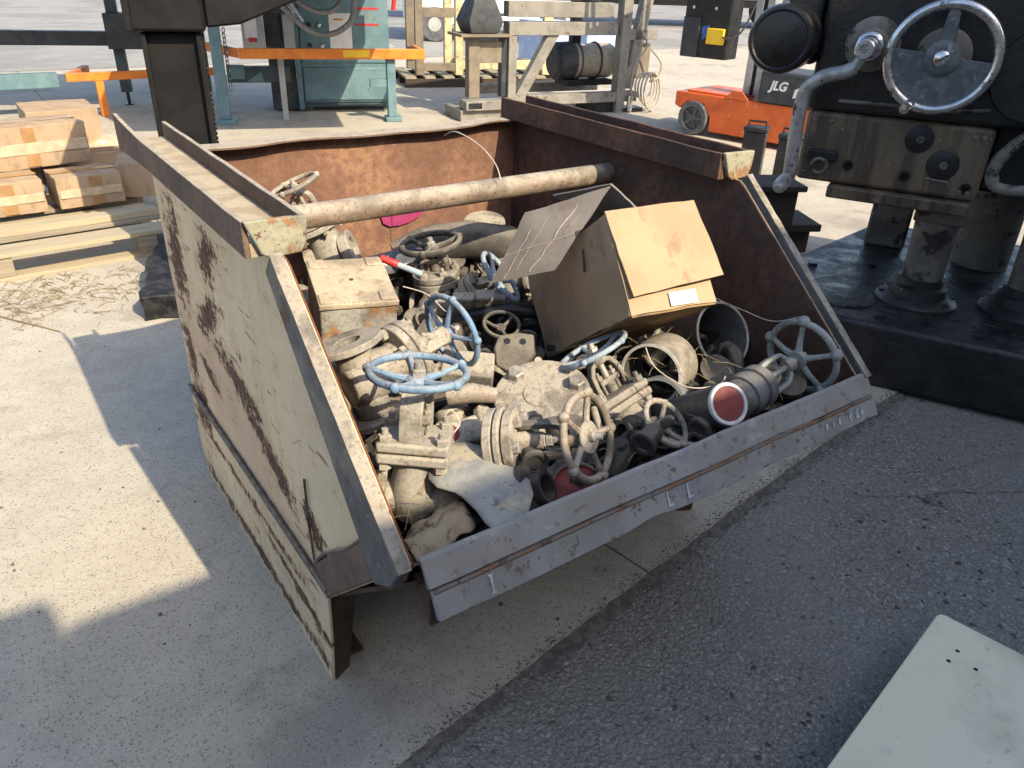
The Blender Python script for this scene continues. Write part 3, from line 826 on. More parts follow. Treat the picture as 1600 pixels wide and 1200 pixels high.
def handwheel(mb, z, RR, r, nsp, knob, phase, dish=.18):
    mb.torus((0, 0, z), (0, 0, 1), RR, r, 48, 10)
    hubz = z - RR*dish
    for k in range(nsp):
        a = phase + 2*math.pi*k/nsp
        c, s_ = math.cos(a), math.sin(a)
        mb.tube([(RR*.16*c, RR*.16*s_, hubz), (RR*.5*c, RR*.5*s_, hubz+RR*dish*.25), (RR*.8*c, RR*.8*s_, z-RR*dish*.3), (RR*c, RR*s_, z)], [r*1.15, r*.85, r*.8, r*.9], 8)
        if knob: mb.sph((RR*1.04*c, RR*1.04*s_, z), r*knob)
    mb.lathe([(RR*.08, hubz-RR*.12), (RR*.26, hubz-RR*.12), (RR*.27, hubz+RR*.02), (RR*.2, hubz+RR*.10), (RR*.08, hubz+RR*.10)], 24, None, True)

def gate_valve(name, label, o, zd, xh, body='dusty', wheel='blue', RW=.094, hw=.26, nsp=5, knob=1.35, phase=.3, r=.0075, plates='square', ports='flange', bolts='dusty', cat='valve', yokew=.034, arms=2, bonnet_z=.105, bodyr=.052, yrot=0):
    t = thing(name, label, cat, fr(o, zd, xh))
    k = RW/.094
    B = MT[body]
    mb = MB()
    mb.lathe([(bodyr*.75, -.055*k), (bodyr*.95, -.04*k), (bodyr*1.0, 0), (bodyr*.95, .03*k), (bodyr*.82, bonnet_z-.035), (bodyr*.92, bonnet_z-.018), (bodyr*.92, bonnet_z-.012)], 28)
    mb.cyl((-.085*k, 0, -.012*k), (.085*k, 0, -.012*k), bodyr*.72, n=24)
    mb.build('body', B, t, .003)
    for sx in (-1, 1):
        mb = MB()
        if ports == 'flange':
            mb.lathe([(bodyr*.5, 0), (bodyr*1.35, 0), (bodyr*1.35, .016*k), (bodyr*.5, .016*k)], 28, fr((sx*.085*k, 0, -.012*k), (sx, 0, 0)), True)
        else:
            mb.lathe([(bodyr*.55, -.03*k), (bodyr*1.0, -.03*k), (bodyr*1.02, .012*k), (bodyr*.8, .014*k), (bodyr*.55, .014*k)], 8 if ports == 'hex' else 28, fr((sx*.085*k, 0, -.012*k), (sx, 0, 0)), True)
        mb.build('port', B, t, .002)
    # bonnet: two plates and four bolts
    pw = bodyr*1.42; pd = bodyr*1.12; th = .022*k
    for q in range(2):
        z0 = bonnet_z - th + q*(th+.0025)
        mb = MB()
        if plates == 'square': mb.box(-pw, pw, -pd, pd, z0, z0+th)
        else: mb.lathe([(pw*1.05, z0), (pw*1.05, z0+th)], 32)
        mb.build('bonnet_plate', B, t, .006 if plates == 'square' else .003)
    nb = 4 if plates == 'square' else 6
    for q in range(nb):
        if nb == 4: bx, by = ((-1, -1), (1, -1), (1, 1), (-1, 1))[q]; bx *= pw*.78; by *= pd*.72
        else: bx, by = pw*.85*math.cos(q*math.pi/3), pw*.85*math.sin(q*math.pi/3)
        mb = MB()
        mb.hexb((bx, by, bonnet_z+th+.003), (0, 0, 1), .014*k, .013*k)
        mb.cyl((bx, by, bonnet_z-th-.024*k), (bx, by, bonnet_z+th+.028*k), .0068*k, n=10)
        mb.hexb((bx, by, bonnet_z-th-.0005), (0, 0, -1), .014*k, .014*k)
        mb.build('bolt', MT[bolts], t)
    # yoke
    zb = bonnet_z+th+.002; zt = hw-.032*k
    mb = MB()
    w_ = .040*k
    pth = [(-w_, zb), (-w_*1.05, (zb*2+zt)/3), (-w_*.98, zt-.03*k), (-w_*.7, zt-.008*k), (-w_*.3, zt), (w_*.3, zt), (w_*.7, zt-.008*k), (w_*.98, zt-.03*k), (w_*1.05, (zb*2+zt)/3), (w_, zb)]
    mb.strip(pth, yokew*k, .013*k, Matrix.Rotation(R(yrot), 4, 'Z'))
    mb.lathe([(.024*k, zt-.008*k), (.025*k, zt+.010*k), (.018*k, zt+.018*k)], 20)
    mb.build('yoke', B, t, .003)
    mb = MB()
    mb.cyl((0, 0, zb-.01), (0, 0, hw+.02*k), .009*k, n=12)
    mb.build('stem', MT['bolt'], t)
    mb = MB()
    mb.box(-.030*k, .030*k, -.016*k, .016*k, zb+.028*k, zb+.044*k)
    mb.lathe([(.016*k, zb), (.016*k, zb+.03*k)], 14)
    gl = mb.build('gland', B, t, .003)
    for sx in (-1, 1):
        mb = MB(); mb.cyl((sx*.022*k, 0, zb), (sx*.022*k, 0, zb+.066*k), .005*k, n=8); mb.hexb((sx*.022*k, 0, zb+.044*k), (0, 0, 1), .010*k, .010*k); mb.build('gland_bolt', MT[bolts], gl)
    mb = MB(); handwheel(mb, hw, RW, r*k, nsp, knob, phase)
    hwl = mb.build('handwheel', MT[wheel], t)
    mb = MB(); mb.hexb((0, 0, hw-RW*.08), (0, 0, 1), .015*k, .014*k); mb.build('wheel_nut', MT['bolt'], hwl)
    return t

# 1 upright valve at the front left
gate_valve('gate_valve', 'upright dusty gate valve with blue handwheel behind the left front edge', (.158, -.148, .602), (.11, .085, 1), (.80, -.60, 0), 'dusty_pale', 'blue', .094, .262, 5, 1.35, 1.9, .0078, 'square', 'hex', 'dusty_pale', yokew=.046, bodyr=.050, yrot=82)
# 2 lying valve with the second blue wheel facing the front
gate_valve('gate_valve', 'tan valve lying on its side with bright blue handwheel beside the enclosure', (.195, .135, .725), (.965, .16, .16), (.1, .3, 1), 'dusty', 'blue', .092, .255, 5, 1.3, .5, .0078, 'round', 'flange', 'dusty', yokew=.042, bodyr=.058, yrot=70)
# 4 lying flanged valve in front
t = thing('flanged_valve', 'tan flanged valve with pinkish knobbed handwheel lying against the front lip', 'valve', fr((.350, -.180, .672), (.66, -.71, .24), (0, .2, 1)))
for q, (z0, z1, RR) in enumerate(((-.022, -.001, .074), (.0015, .016, .076), (.0185, .042, .072))):
    MB().lathe([(RR-.004, z0), (RR, z0+.003), (RR, z1-.003), (RR-.004, z1)], 48).build('flange', MT['dusty'], t)
for q in range(6):
    a = q*math.pi/3+.35
    mb = MB(); mb.hexb((.054*math.cos(a), .054*math.sin(a), .0425), (0, 0, 1), .0135, .013); mb.build('bolt', MT['bolt' if q % 2 else 'dusty'], t)
MB().lathe([(.028, .042), (.026, .06), (.018, .075), (.018, .09)], 24).build('bonnet_neck', MT['dusty_pink'], t)
mb = MB(); mb.strip([(-.034, .046), (-.037, .08), (-.034, .125), (-.02, .145), (.02, .145), (.034, .125), (.037, .08), (.034, .046)], .030, .013); mb.build('yoke', MT['dusty_dark'], t, .003)
mb = MB(); mb.lathe([(.020, .138), (.021, .165), (.016, .17)], 20); mb.build('yoke_sleeve', MT['dusty_pink'], t)
MB().cyl((0, 0, .05), (0, 0, .215), .0085, n=12).build('stem', MT['bolt'], t)
mb = MB(); mb.hexb((0, 0, .082), (0, 0, 1), .017, .016); mb.hexb((0, 0, .10), (0, 0, 1), .015, .012); mb.build('gland_nut', MT['bolt'], t)
vM = fr((.350, -.180, .672), (.66, -.71, .24), (0, .2, 1))
tl = vM.to_3x3().inverted() @ Vector((.36, -.84, .42))
hF = fr((0, 0, .185), tl)
mb = MB(); handwheel(mb, 0, .088, .0085, 5, 1.5, .75, .05)
for v in mb.v: v.xyz = hF @ v
hwl = mb.build('handwheel', MT['dusty_pink'], t)
MB().lathe([(.034, .001), (.034, .0045)], 28, hF).build('wheel_plate', MT['dusty_pale'], hwl)
MB().hexb((0, 0, .005), (0, 0, 1), .011, .012, hF).build('wheel_nut', MT['bolt'], hwl)
# 3 big blind flange
t = thing('blind_flange', 'large round tan cover plate with three big hex bolts', 'flange', fr((.572, -.028, .652), (-.27, -.16, .95), (1, 0, 0)))
MB().lathe([(.115, -.024), (.118, -.02), (.118, -.003), (.114, .001), (.046, .0015), (.044, .0045), (0.0, .005)], 64).build('flange_plate', MT['dusty'], t)
MB().lathe([(.100, -.055), (.100, -.026)], 48).build('lower_flange', MT['dusty2'], t)
for a in (100, 190, 338):
    x, y = .088*math.cos(R(a)), .088*math.sin(R(a))
    mb = MB(); mb.hexb((x, y, .0015), (0, 0, 1), .022, .021); mb.lathe([(.024, .0005), (.024, .003)], 20, Matrix.Translation((x, y, 0))); mb.build('bolt', MT['bolt'], t)
MB().sph((0, 0, .005), .003, 8, 5).build('centre_mark', MT['bolt'], t)
# 5 pale blue wheel valve
gate_valve('gate_valve', 'grey tan gate valve with pale blue handwheel beside the big cover plate', (.805, -.130, .515), (-.27, .48, .83), (.9, -.1, .3), 'dusty2', 'paleblue', .088, .245, 5, 1.2, .2, .0075, 'square', 'hex', 'dusty2', yokew=.03, bodyr=.050)
# 6 small dark wheel
t = thing('small_valve', 'small dark valve with round handwheel beside the black capped pipe', 'valve', fr((.70, -.235, .575), (.22, -.55, .80), (1, 0, 0)))
mb = MB(); handwheel(mb, .105, .058, .0072, 3, 1.1, .9, .25); mb.build('handwheel', MT['dusty2'], t)
MB().lathe([(.030, .075), (.030, .082), (.012, .086), (.012, .12), (.006, .128)], 20).build('hub_disc', MT['dusty_dark'], t)
MB().lathe([(.04, -.06), (.042, 0), (.03, .03), (.018, .05), (.018, .08)], 20).build('body', MT['dusty_dark'], t)
# 7a black pipe with the red cap
P = Vector((.824, -.372, .716)); nn = Vector((-.36, -.72, .58)).normalized(); ax = Vector((.30, -.62, .55)).normalized()
t = thing('capped_pipe', 'black pipe stub with white end ring and dusty red cap at the lip', 'pipe', fr(P, (-.20, -.77, .60)))
MB().lathe([(.040, -.20), (.047, -.195), (.049, -.008), (.0485, 0), (.040, 0)], 40, None, True).build('pipe_wall', MT['black_pipe'], t)
MB().lathe([(.0385, -.004), (.0485, -.001), (.0492, .004), (.047, .008), (.0405, .008), (.0385, .004)], 48, None, True).build('end_ring', MT['whitering'], t)
MB().lathe([(.0383, .006), (.037, -.014), (.036, -.0145)], 40).build('cap_wall', MT['redcap'], t)
MB().lathe([(.0372, -.012), (0, -.0125)], 40).build('cap_face', MT['reddisc'], t)
# 7b valve at the far right end of the lip
t = thing('globe_valve', 'grey globe valve with knobbed grey green handwheel at the right wall', 'valve', fr((.955, -.335, .695), (.985, .10, .12), (0, .5, .8)))
MB().lathe([(.03, -.10), (.046, -.07), (.046, -.04), (.052, -.038), (.053, -.012), (.047, -.010), (.047, .006), (.053, .008), (.052, .034), (.040, .040), (.03, .05)], 40).build('body', MT['steelgrey'], t)
mb = MB(); mb.strip([(-.026, .045), (-.036, .06), (-.038, .09), (-.036, .13), (-.022, .146), (.022, .146), (.036, .13), (.038, .09), (.036, .06), (.026, .045)], .020, .012); mb.build('yoke', MT['greengrey'], t, .004)
mb = MB(); mb.hexb((0, 0, .05), (0, 0, 1), .019, .014); mb.hexb((0, 0, .068), (0, 0, 1), .014, .012); mb.build('gland_nut', MT['steelgrey'], t)
mb = MB(); mb.cyl((0, 0, .05), (0, 0, .225), .008, n=12); mb.lathe([(.016, .14), (.018, .165), (.012, .17)], 16); mb.build('stem', MT['bolt'], t)
mb = MB(); handwheel(mb, .215, .091, .0085, 5, 1.75, .45, .2); hwl = mb.build('handwheel', MT['greengrey'], t)
MB().hexb((0, 0, .20), (0, 0, 1), .016, .014).build('wheel_nut', MT['greengrey'], hwl)
# 8 big black pipe and tan pipe
P = Vector((1.150, -.078, .690)); nn = Vector((-.06, -.83, .55)).normalized()
t = thing('pipe_section', 'thick black pipe section open towards the front under the cardboard box', 'pipe', fr(P, nn))
MB().lathe([(.087, -.42), (.091, -.42), (.091, -.002), (.0912, -.001)], 56, None, False, False).build('pipe_wall', MT['black_pipe'], t)
MB().lathe([(.086, -.419), (.086, -.003)], 56, None, False, False).build('bore', MT['pipe_in'], t)
MB().lathe([(.0855, -.003), (.0915, -.003), (.0918, .0015), (.0885, .0035), (.0855, .0015)], 56, None, True).build('cut_rim', MT['rim'], t)
t = thing('pipe_coupling', 'tan dusted pipe coupling open to the left beside the black pipe', 'pipe', fr((.862, -.100, .655), (-.90, -.40, .15)))
MB().lathe([(.078, -.135), (.082, -.13), (.083, -.06), (.081, -.002), (.0805, 0)], 56, None, False, False).build('pipe_wall', MT['tan_pipe'], t)
MB().lathe([(.0745, -.134), (.0745, -.002)], 56, None, False, False).build('bore', MT['dusty_dark'], t)
MB().lathe([(.074, -.003), (.081, -.003), (.0812, .001), (.074, .0015)], 56, None, True).build('cut_rim', MT['rim'], t)
t = thing('pipe_elbow', 'smooth dark grey pipe bend under the tan coupling', 'pipe', fr((.835, -.16, .60), (-.85, -.45, .3)))
MB().lathe([(.058, -.12), (.070, -.10), (.074, -.03), (.074, 0), (.066, 0)], 48, None, True).build('pipe_wall', MT['pipe_in'], t)

# 9 open cardboard box
cM = Matrix(((.98755, .11562, .10665, .928), (-.15649, .79085, .59167, .136), (-.01593, -.60099, .79910, .800), (0, 0, 0, 1)))
t = thing('open_carton', 'tipped open cardboard carton with a white label on top of the scrap', 'carton', cM)
a, b, c = .1255, .237, .1265
w_ = .005
def sheet(x0, x1, y0, y1, z0, z1, nm, mat, seed):
    mb = MB()
    gridbox(mb, x1-x0, y1-y0, z1-z0, 5, Matrix.Translation(((x0+x1)/2, (y0+y1)/2, z0)), 0, .006, seed)
    return mb.build(nm, mat, t)
sheet(-a, a, -b, -b+w_, -c, c, 'front_panel', MT['card'], 1)
sheet(-a, a, b-w_, b, -c, c, 'rear_panel', MT['card'], 2)
sheet(-a, -a+w_, -b+w_, b-w_, -c, c, 'side_panel', MT['card'], 3)
sheet(a-w_, a, -b+w_, b-w_, -c, c, 'side_panel', MT['card'], 4)
sheet(-a+.002, a-.002, -b+.002, b-.002, -c-w_, -c-.0005, 'bottom_panel', MT['card_under'], 5)
# front flap folded down over the front face
def quadsheet(pts, th, nm, mat, seed, amp=.004, k=8):
    A_, B_, C_, D_ = [Vector(p) for p in pts]
    n_ = (B_-A_).cross(D_-A_).normalized()
    vv = []; ff = []
    for s_ in (0, 1):
        for i in range(k+1):
            for j in range(k+1):
                u_, v_ = i/k, j/k
                p = A_.lerp(B_, u_).lerp(D_.lerp(C_, u_), v_)
                e = 1 if (0 < i < k and 0 < j < k) else .6
                p = p + n_*(amp*e*noise.noise(p*11+Vector((seed, 0, 0)))) + n_*th*s_
                if i in (0, k) or j in (0, k):
                    p = p + (B_-A_).normalized()*.002*noise.noise(p*60+Vector((seed, 5, 0))) + (D_-A_).normalized()*.002*noise.noise(p*60+Vector((9, seed, 0)))
                vv.append(p)
    S_ = (k+1)**2
    for s_ in (0, 1):
        for i in range(k):
            for j in range(k):
                q = s_*S_+i*(k+1)+j; ff.append((q, q+1, q+k+2, q+k+1))
    for i in range(k):
        for (q0, q1) in ((i*(k+1), (i+1)*(k+1)), (i*(k+1)+k, (i+1)*(k+1)+k), (i, i+1), (k*(k+1)+i, k*(k+1)+i+1)):
            ff.append((q0, q1, q1+S_, q0+S_))
    return MB().add(vv, ff).build(nm, mat, t if not isinstance(mat, tuple) else None)
quadsheet([(-a-.004, -b-.004, c+.004), (a+.006, -b-.006, c+.010), (a+.022, -b-.030, -c+.060), (-a+.006, -b-.020, -c+.040)], .005, 'flap', MT['card'], 3, .011)
# grey flap leaning out over the left side and its torn neighbour
iM = cM.inverted()
fl = [iM @ Vector(p) for p in ((.849, .10, 1.09), (.728, .147, .88), (.622, .279, .82), (.716, .264, 1.0))]
o = quadsheet(fl, .005, 'flap', MT['card_in'], 7, .012); o['label'] = 'greyed weathered flap with pale creases'
fq = [Vector(p) for p in fl]
fn = (fq[1]-fq[0]).cross(fq[3]-fq[0]).normalized()
for (u0, v0, u1, v1, w_) in ((.12, .30, .95, .42, .006), (.55, .05, .60, .98, .004), (.15, .62, .88, .66, .003), (.30, .78, .97, .80, .004), (.2, .15, .5, .22, .003)):
    pA = fq[0].lerp(fq[1], u0).lerp(fq[3].lerp(fq[2], u0), v0); pB = fq[0].lerp(fq[1], u1).lerp(fq[3].lerp(fq[2], u1), v1)
    N_ = 14; pl_ = []
    for i in range(N_+1):
        p = pA.lerp(pB, i/N_) + (fq[3]-fq[0]).normalized()*.006*noise.noise(Vector((i*.5, u0*9, v0*7)))
        pl_.append(p + fn*(.012*.8*noise.noise(p*11+Vector((7, 0, 0))) - .0008))
    MB().tube(pl_, [w_*.35*(.5+abs(noise.noise(Vector((i*.6, v0*5, 1))))*1.5) for i in range(N_+1)], 5).build('crease', MT['crease'], o)
fl2 = [iM @ Vector(p) for p in ((.849, .10, 1.092), (.905, .045, 1.030), (.93, .20, .96), (.83, .30, 1.02))]
quadsheet(fl2, .005, 'flap', MT['card_in'], 9, .004)
quadsheet([(-a+.01, b-.004, c), (a-.01, b-.004, c), (a-.02, b+.09, c+.03), (-a+.02, b+.09, c+.02)], .005, 'flap', MT['card'], 11, .004)
# label
lb = MB().box(-.012, .068, -b-.0062, -b-.0048, -c+.006, -c+.040).build('label', MT['paper'], t)
for i, (x0, x1) in enumerate(((.030, .060), (.026, .055), (.034, .062))):
    MB().box(x0, x1, -b-.0068, -b-.00625, -c+.012+i*.009, -c+.0145+i*.009).build('print_line', MT['ink'], lb)
mb = MB(); mb.prism([(-.02, .0), (.0, .055), (.004, .05), (-.012, -.002)], 0, .001, 'z', fr((-a-.003, -.10, .03), (-1, 0, 0), (0, -1, 0))); mb.build('tear', MT['scrap_dark'], t)

# 10 painted enclosure
jM = Matrix(((.96879, .24788, 0, .336), (-.24512, .95757, -.15157, .524), (-.03692, .14701, .98845, .740), (0, 0, 0, 1)))
jM = fr((.336, .524, .740), (jM[0][2], jM[1][2], jM[2][2]), (jM[0][0], jM[1][0], jM[2][0]))
t = thing('metal_enclosure', 'rectangular dusty metal enclosure with riveted lid beside the left wall', 'enclosure', jM)
mb = MB(); gridbox(mb, .196, .234, .125, 6, Matrix.Translation((0, 0, -.075)), .002, .003, 2); mb.build('case', MT['jbox_side'], t, .004)
mb = MB(); gridbox(mb, .204, .242, .016, 6, Matrix.Translation((0, 0, .0515)), .0015, .0025, 4); mb.build('lid', MT['jbox'], t, .003)
for sx in (-1, 1):
    for sy in (-1, 1):
        MB().box(sx*.077-.021, sx*.077+.021, sy*.094-.022, sy*.094+.022, .0675, .0725).build('corner_pad', MT['jbox'], t, .003)
for i in range(9):
    MB().sph((-.045+i*.011, -.116, .068), .0032, 8, 5).build('rivet', MT['jbox'], t)
MB().lathe([(.006, .0682), (.006, .070)], 12).build('rust_plug', MT['rust_dark'], t)

# 11 tag sheet and leather
t = thing('sheet_tag', 'bent galvanised sheet tag with punched hole leaning on the front lip', 'sheet', (0.222, -.278, .612))
out = [(.262, -.100), (.305, -.125), (.338, -.170), (.350, -.235), (.345, -.295), (.325, -.335), (.285, -.372), (.240, -.395), (.215, -.392), (.205, -.350), (.205, -.295), (.200, -.255), (.182, -.215), (.180, -.185), (.205, -.140), (.235, -.108)]
ctr = Vector((.265, -.250)); vv = []; ff = []; KR = 6; NO = len(out)*2
ring = []
for a_, b_ in zip(out, out[1:]+out[:1]): ring += [Vector(a_), Vector(a_).lerp(Vector(b_), .5)]
for r_ in range(KR+1):
    for p in ring:
        q = ctr.lerp(p, .03+.97*r_/KR)
        z = .700 + .05*(q.y+.25)*.8 - .25*(q.x-.27)**2*4 + .006*noise.noise(Vector((q.x*16, q.y*16, 2))) + .003*noise.noise(Vector((q.x*45, q.y*45, 2)))
        if q.y < -.33: z -= (.33+q.y)**2*-0.0 + (-.33-q.y)*.25
        vv.append((q.x-.24, q.y+.26, z-.64))
for r_ in range(KR):
    for i in range(NO): ff.append((r_*NO+i, r_*NO+(i+1) % NO, (r_+1)*NO+(i+1) % NO, (r_+1)*NO+i))
ff.append(tuple(range(NO)))
o = MB().add(vv, ff).build('sheet', MT['tagm'], t); o.modifiers.new('thick', 'SOLIDIFY').thickness = .003
MB().lathe([(.006, 0), (.006, .0045)], 14, Matrix.Translation((.005, .122, .0645))).build('punched_hole', MT['black'], t)
mb = MB(); 
lp = [(.045, -.285, .615), (.075, -.285, .635), (.115, -.27, .645), (.155, -.25, .655), (.185, -.235, .660)]
vv = []; ff = []
for i in range(15):
    for j in range(9):
        u_, v_ = i/14, j/8
        p = Vector((.048+.15*u_, -.372+.095*v_+.045*u_, .612+.010*u_))
        p += Vector((0, 0, .030*math.sin(v_*math.pi)*(1-.3*u_) + .016*noise.noise(Vector((u_*4, v_*4, 1))) + .008*noise.noise(Vector((u_*9, v_*9, 4)))))
        p += Vector((.012*noise.noise(Vector((v_*4, 3, u_*2))), .012*noise.noise(Vector((u_*5, 1, 9))), 0))
        vv.append(p)
for i in range(14):
    for j in range(8):
        q = i*9+j; ff.append((q, q+1, q+10, q+9))
o = MB().add(vv, ff).build('leather_rag', MT['leather'])
sm = o.modifiers.new('thick', 'SOLIDIFY'); sm.thickness = .006
ss = o.modifiers.new('sub', 'SUBSURF'); ss.levels = 1; ss.render_levels = 1
tag(o, 'crumpled dirty tan leather rag in the front left corner', 'rag')

# 12 rear items
gate_valve('gate_valve', 'valve with black handwheel standing near the rear wall', (.70, .66, .595), (-.15, .06, .98), (.78, -.6, 0), 'dusty2', 'dusty_dark', .088, .215, 3, 1.2, .4, .0105, 'round', 'flange', 'dusty', yokew=.038, bodyr=.05)
gate_valve('gate_valve', 'valve with thin whitish blue handwheel tilted beside the carton flap', (.69, .60, .60), (.58, -.45, .60), (.3, .3, -.8), 'dusty', 'paleblue', .086, .20, 5, 0, .4, .0085, 'round', 'hex', 'dusty', yokew=.03, bodyr=.045)
gate_valve('gate_valve', 'cream valve with bare pale handwheel rising behind the left channel', (.455, .935, .735), (-.36, .17, .92), (.8, -.5, .2), 'dusty_pale', 'dusty_pale', .072, .235, 3, 1.4, .2, .009, 'round', 'round', 'dusty_pale', yokew=.036, bodyr=.058)
t = thing('pipe_bend', 'dark curved pipe with dusty top lying along the rear wall', 'pipe', (.92, .80, .70))
mb = MB(); mb.tube([(-.24, .13, -.02), (-.14, .10, .02), (-.02, .04, .035), (.10, -.03, .02), (.2, -.12, -.04)], [.055, .062, .064, .062, .058], 24); mb.build('pipe_wall', MT['dusty_dark'], t)
mb = MB(); mb.lathe([(.0, .0), (.073, 0), (.075, .006), (.073, .012), (.0, .013)], 36, fr((1.03, .93, .745), (-.14, -.17, .97))); o = mb.build('disc_cover', MT['dusty'])
tag(o, 'flat dusty round disc against the rear wall corner', 'disc')
t = thing('film_scrap', 'crumpled grey plastic film behind the enclosure', 'plastic film', (.56, .80, .70))
vv = []; ff = []
for i in range(12):
    for j in range(8):
        u_, v_ = i/11, j/7
        vv.append((-.16+.30*u_ + .02*noise.noise(Vector((u_*4, v_*3, 7))), -.05+.16*v_-.05*u_, .04+.035*u_ - .10*abs(v_-.35) + .03*noise.noise(Vector((u_*5, v_*5, 2)))))
for i in range(11):
    for j in range(7):
        q = i*8+j; ff.append((q, q+1, q+9, q+8))
o = MB().add(vv, ff).build('film', MT['plastic'], t)
o.modifiers.new('thick', 'SOLIDIFY').thickness = .004
t = thing('marker', 'red capped paint marker with pale blue barrel on the film', 'marker', fr((.535, .64, .775), (.62, -.55, -.28)))
MB().lathe([(.0, -.055), (.011, -.05), (.012, 0), (.010, .004)], 14).build('cap', MT['red'], t)
MB().lathe([(.009, .004), (.0095, .075), (.006, .08)], 14).build('barrel', MT['paleblue'], t)

# 13 fittings around the middle
t = thing('tee_fitting', 'pale yellow block fitting with chalked number beside the blue handwheel', 'fitting', fr((.475, .135, .665), (-.1, -.25, .96), (.80, -.58, 0)))
MB().box(-.075, .055, -.045, .045, -.04, .03).build('block', MT['dusty'], t, .006)
text_part('85326', .024, Matrix.Translation((.015, -.0458, -.008)) @ Matrix.Rotation(R(90), 4, 'X'), 'number', MT['paper'], t, .2, .0006)
t = thing('flange_bracket', 'dark grey bracket plate with two bolt holes below the carton', 'bracket', fr((.650, .195, .655), (-.35, -.55, .75), (.80, -.55, 0)))
MB().prism([(-.05, -.05), (-.02, -.065), (.03, -.05), (.055, -.01), (.05, .045), (.01, .05), (-.045, .04), (-.058, 0)], -.02, .006, 'z').build('plate', MT['dusty_dark'], t, .005)
for x in (-.022, .020):
    MB().lathe([(.009, .0062), (.009, .0075)], 16, Matrix.Translation((x, .022, 0))).build('bolt_hole', MT['black'], t)
MB().tube([(.055, -.045, .0), (.058, -.048, .035), (.058, -.048, .05)], [.008, .008, .010], 10).build('pin', MT['dusty_pale'], t)
t = thing('tan_elbow', 'broad tan pipe elbow between the left wall and the blue wheel valve', 'fitting', (.14, .20, .64))
mb = MB(); mb.tube([(-.03, -.10, -.05), (-.03, -.05, .015), (.0, .02, .045), (.06, .09, .03), (.11, .13, -.02)], [.045, .05, .052, .048, .045], 22); mb.build('pipe_wall', MT['dusty'], t)
MB().torus((-.03, -.095, -.04), (0, -.6, -.8), .045, .012).build('collar', MT['dusty'], t)
t = thing('port_body', 'tan valve body with dark red lined port behind the sheet tag', 'fitting', fr((.285, -.075, .655), (.0, -.45, .9), (1, 0, 0)))
MB().lathe([(.030, -.05), (.036, -.045), (.037, .006), (.030, .010), (.022, .010)], 32, None, True).build('socket', MT['dusty_pale'], t)
MB().lathe([(.0225, .009), (.0225, -.02), (0, -.021)], 28).build('red_lining', MT['redcap'], t)
MB().box(.02, .09, -.03, .035, -.05, -.004).build('block', MT['dusty'], t, .008)
t = thing('plastic_disc', 'dark red plastic flange cap low against the lip under the handwheel', 'cap', fr((.455, -.322, .588), (-.1, -.55, .83)))
MB().lathe([(.0, .004), (.058, .003), (.062, .008), (.066, .006), (.066, -.02)], 40).build('cap_face', MT['redcap'], t)
MB().torus((0, 0, .006), (0, 0, 1), .065, .004).build('ring', MT['dusty2'], t)
t = thing('dark_handwheel', 'small black handwheel in shadow left of the carton', 'handwheel', fr((.705, .345, .635), (-.12, -.35, .93)))
mb = MB(); handwheel(mb, .03, .05, .006, 3, 0, .3, .3); mb.build('rim', MT['dusty_dark'], t)
MB().cyl((0, 0, -.10), (0, 0, .02), .014, n=14).build('stem', MT['dusty_dark'], t)
t = thing('black_hose', 'black rubber hose bent through the scrap below the carton', 'hose', (.78, .42, .62))
MB().tube([(-.16, .12, -.04), (-.10, .05, .02), (-.02, .0, .045), (.08, -.04, .03), (.12, -.10, -.03)], .022, 14).build('hose_wall', MT['black'], t)
t = thing('strap_iron', 'tan strip of flat bar with two clamped blocks near the rear handwheel', 'bar', fr((.655, .505, .69), (-.2, -.3, .93), (.8, -.55, .1)))
MB().box(-.01, .055, -.018, .018, -.03, .012).build('block', MT['dusty'], t, .005)
MB().box(.056, .145, -.022, .022, -.025, .02).build('block', MT['dusty'], t, .006)
MB().cyl((-.05, 0, -.005), (-.0105, 0, -.005), .010, n=12).build('stud', MT['bolt'], t)
# broken red sleeve and torn film strips in the gap
t = thing('red_sleeve', 'faded pinkish red sleeve between the cover plate and the blue wheel', 'sleeve', (.405, .02, .668))
MB().tube([(-.05, .03, 0), (0, 0, .012), (.05, -.02, .0)], [.020, .024, .018], 12).build('sleeve_wall', MT['dusty_pink'], t)

# small look-alike scrap pieces in the gaps
protos = []
def pr_nut():
    mb = MB(); mb.lathe([(.010, 0), (.022, 0), (.022, .018), (.010, .018)], 6, None, True); return mb
def pr_elbow():
    mb = MB(); mb.tube([(0, 0, 0), (0, .0, .04), (.012, 0, .062), (.035, 0, .075), (.07, 0, .075)], .022, 14)
    mb.torus((0, 0, .004), (0, 0, 1), .022, .008, 24, 8); mb.torus((.068, 0, .075), (1, 0, 0), .022, .008, 24, 8); return mb
def pr_stub():
    mb = MB(); mb.lathe([(.020, -.06), (.027, -.06), (.027, .06), (.020, .06)], 20, None, True); return mb
def pr_bolt():
    mb = MB(); mb.hexb((0, 0, 0), (0, 0, -1), .017, .013); mb.cyl((0, 0, 0), (0, 0, .085), .0095, n=12); return mb
def pr_plate():
    mb = MB(); mb.prism([(-.06, -.03), (.05, -.035), (.065, .0), (.05, .03), (-.055, .035)], 0, .008); mb.hexb((.02, 0, .008), (0, 0, 1), .012, .010); return mb
def pr_flange():
    mb = MB(); mb.lathe([(.026, 0), (.062, 0), (.062, .016), (.034, .018), (.034, .04), (.026, .04)], 32, None, True)
    for q in range(4):
        mb.hexb((.048*math.cos(q*1.57+.4), .048*math.sin(q*1.57+.4), .0165), (0, 0, 1), .010, .009)
    return mb
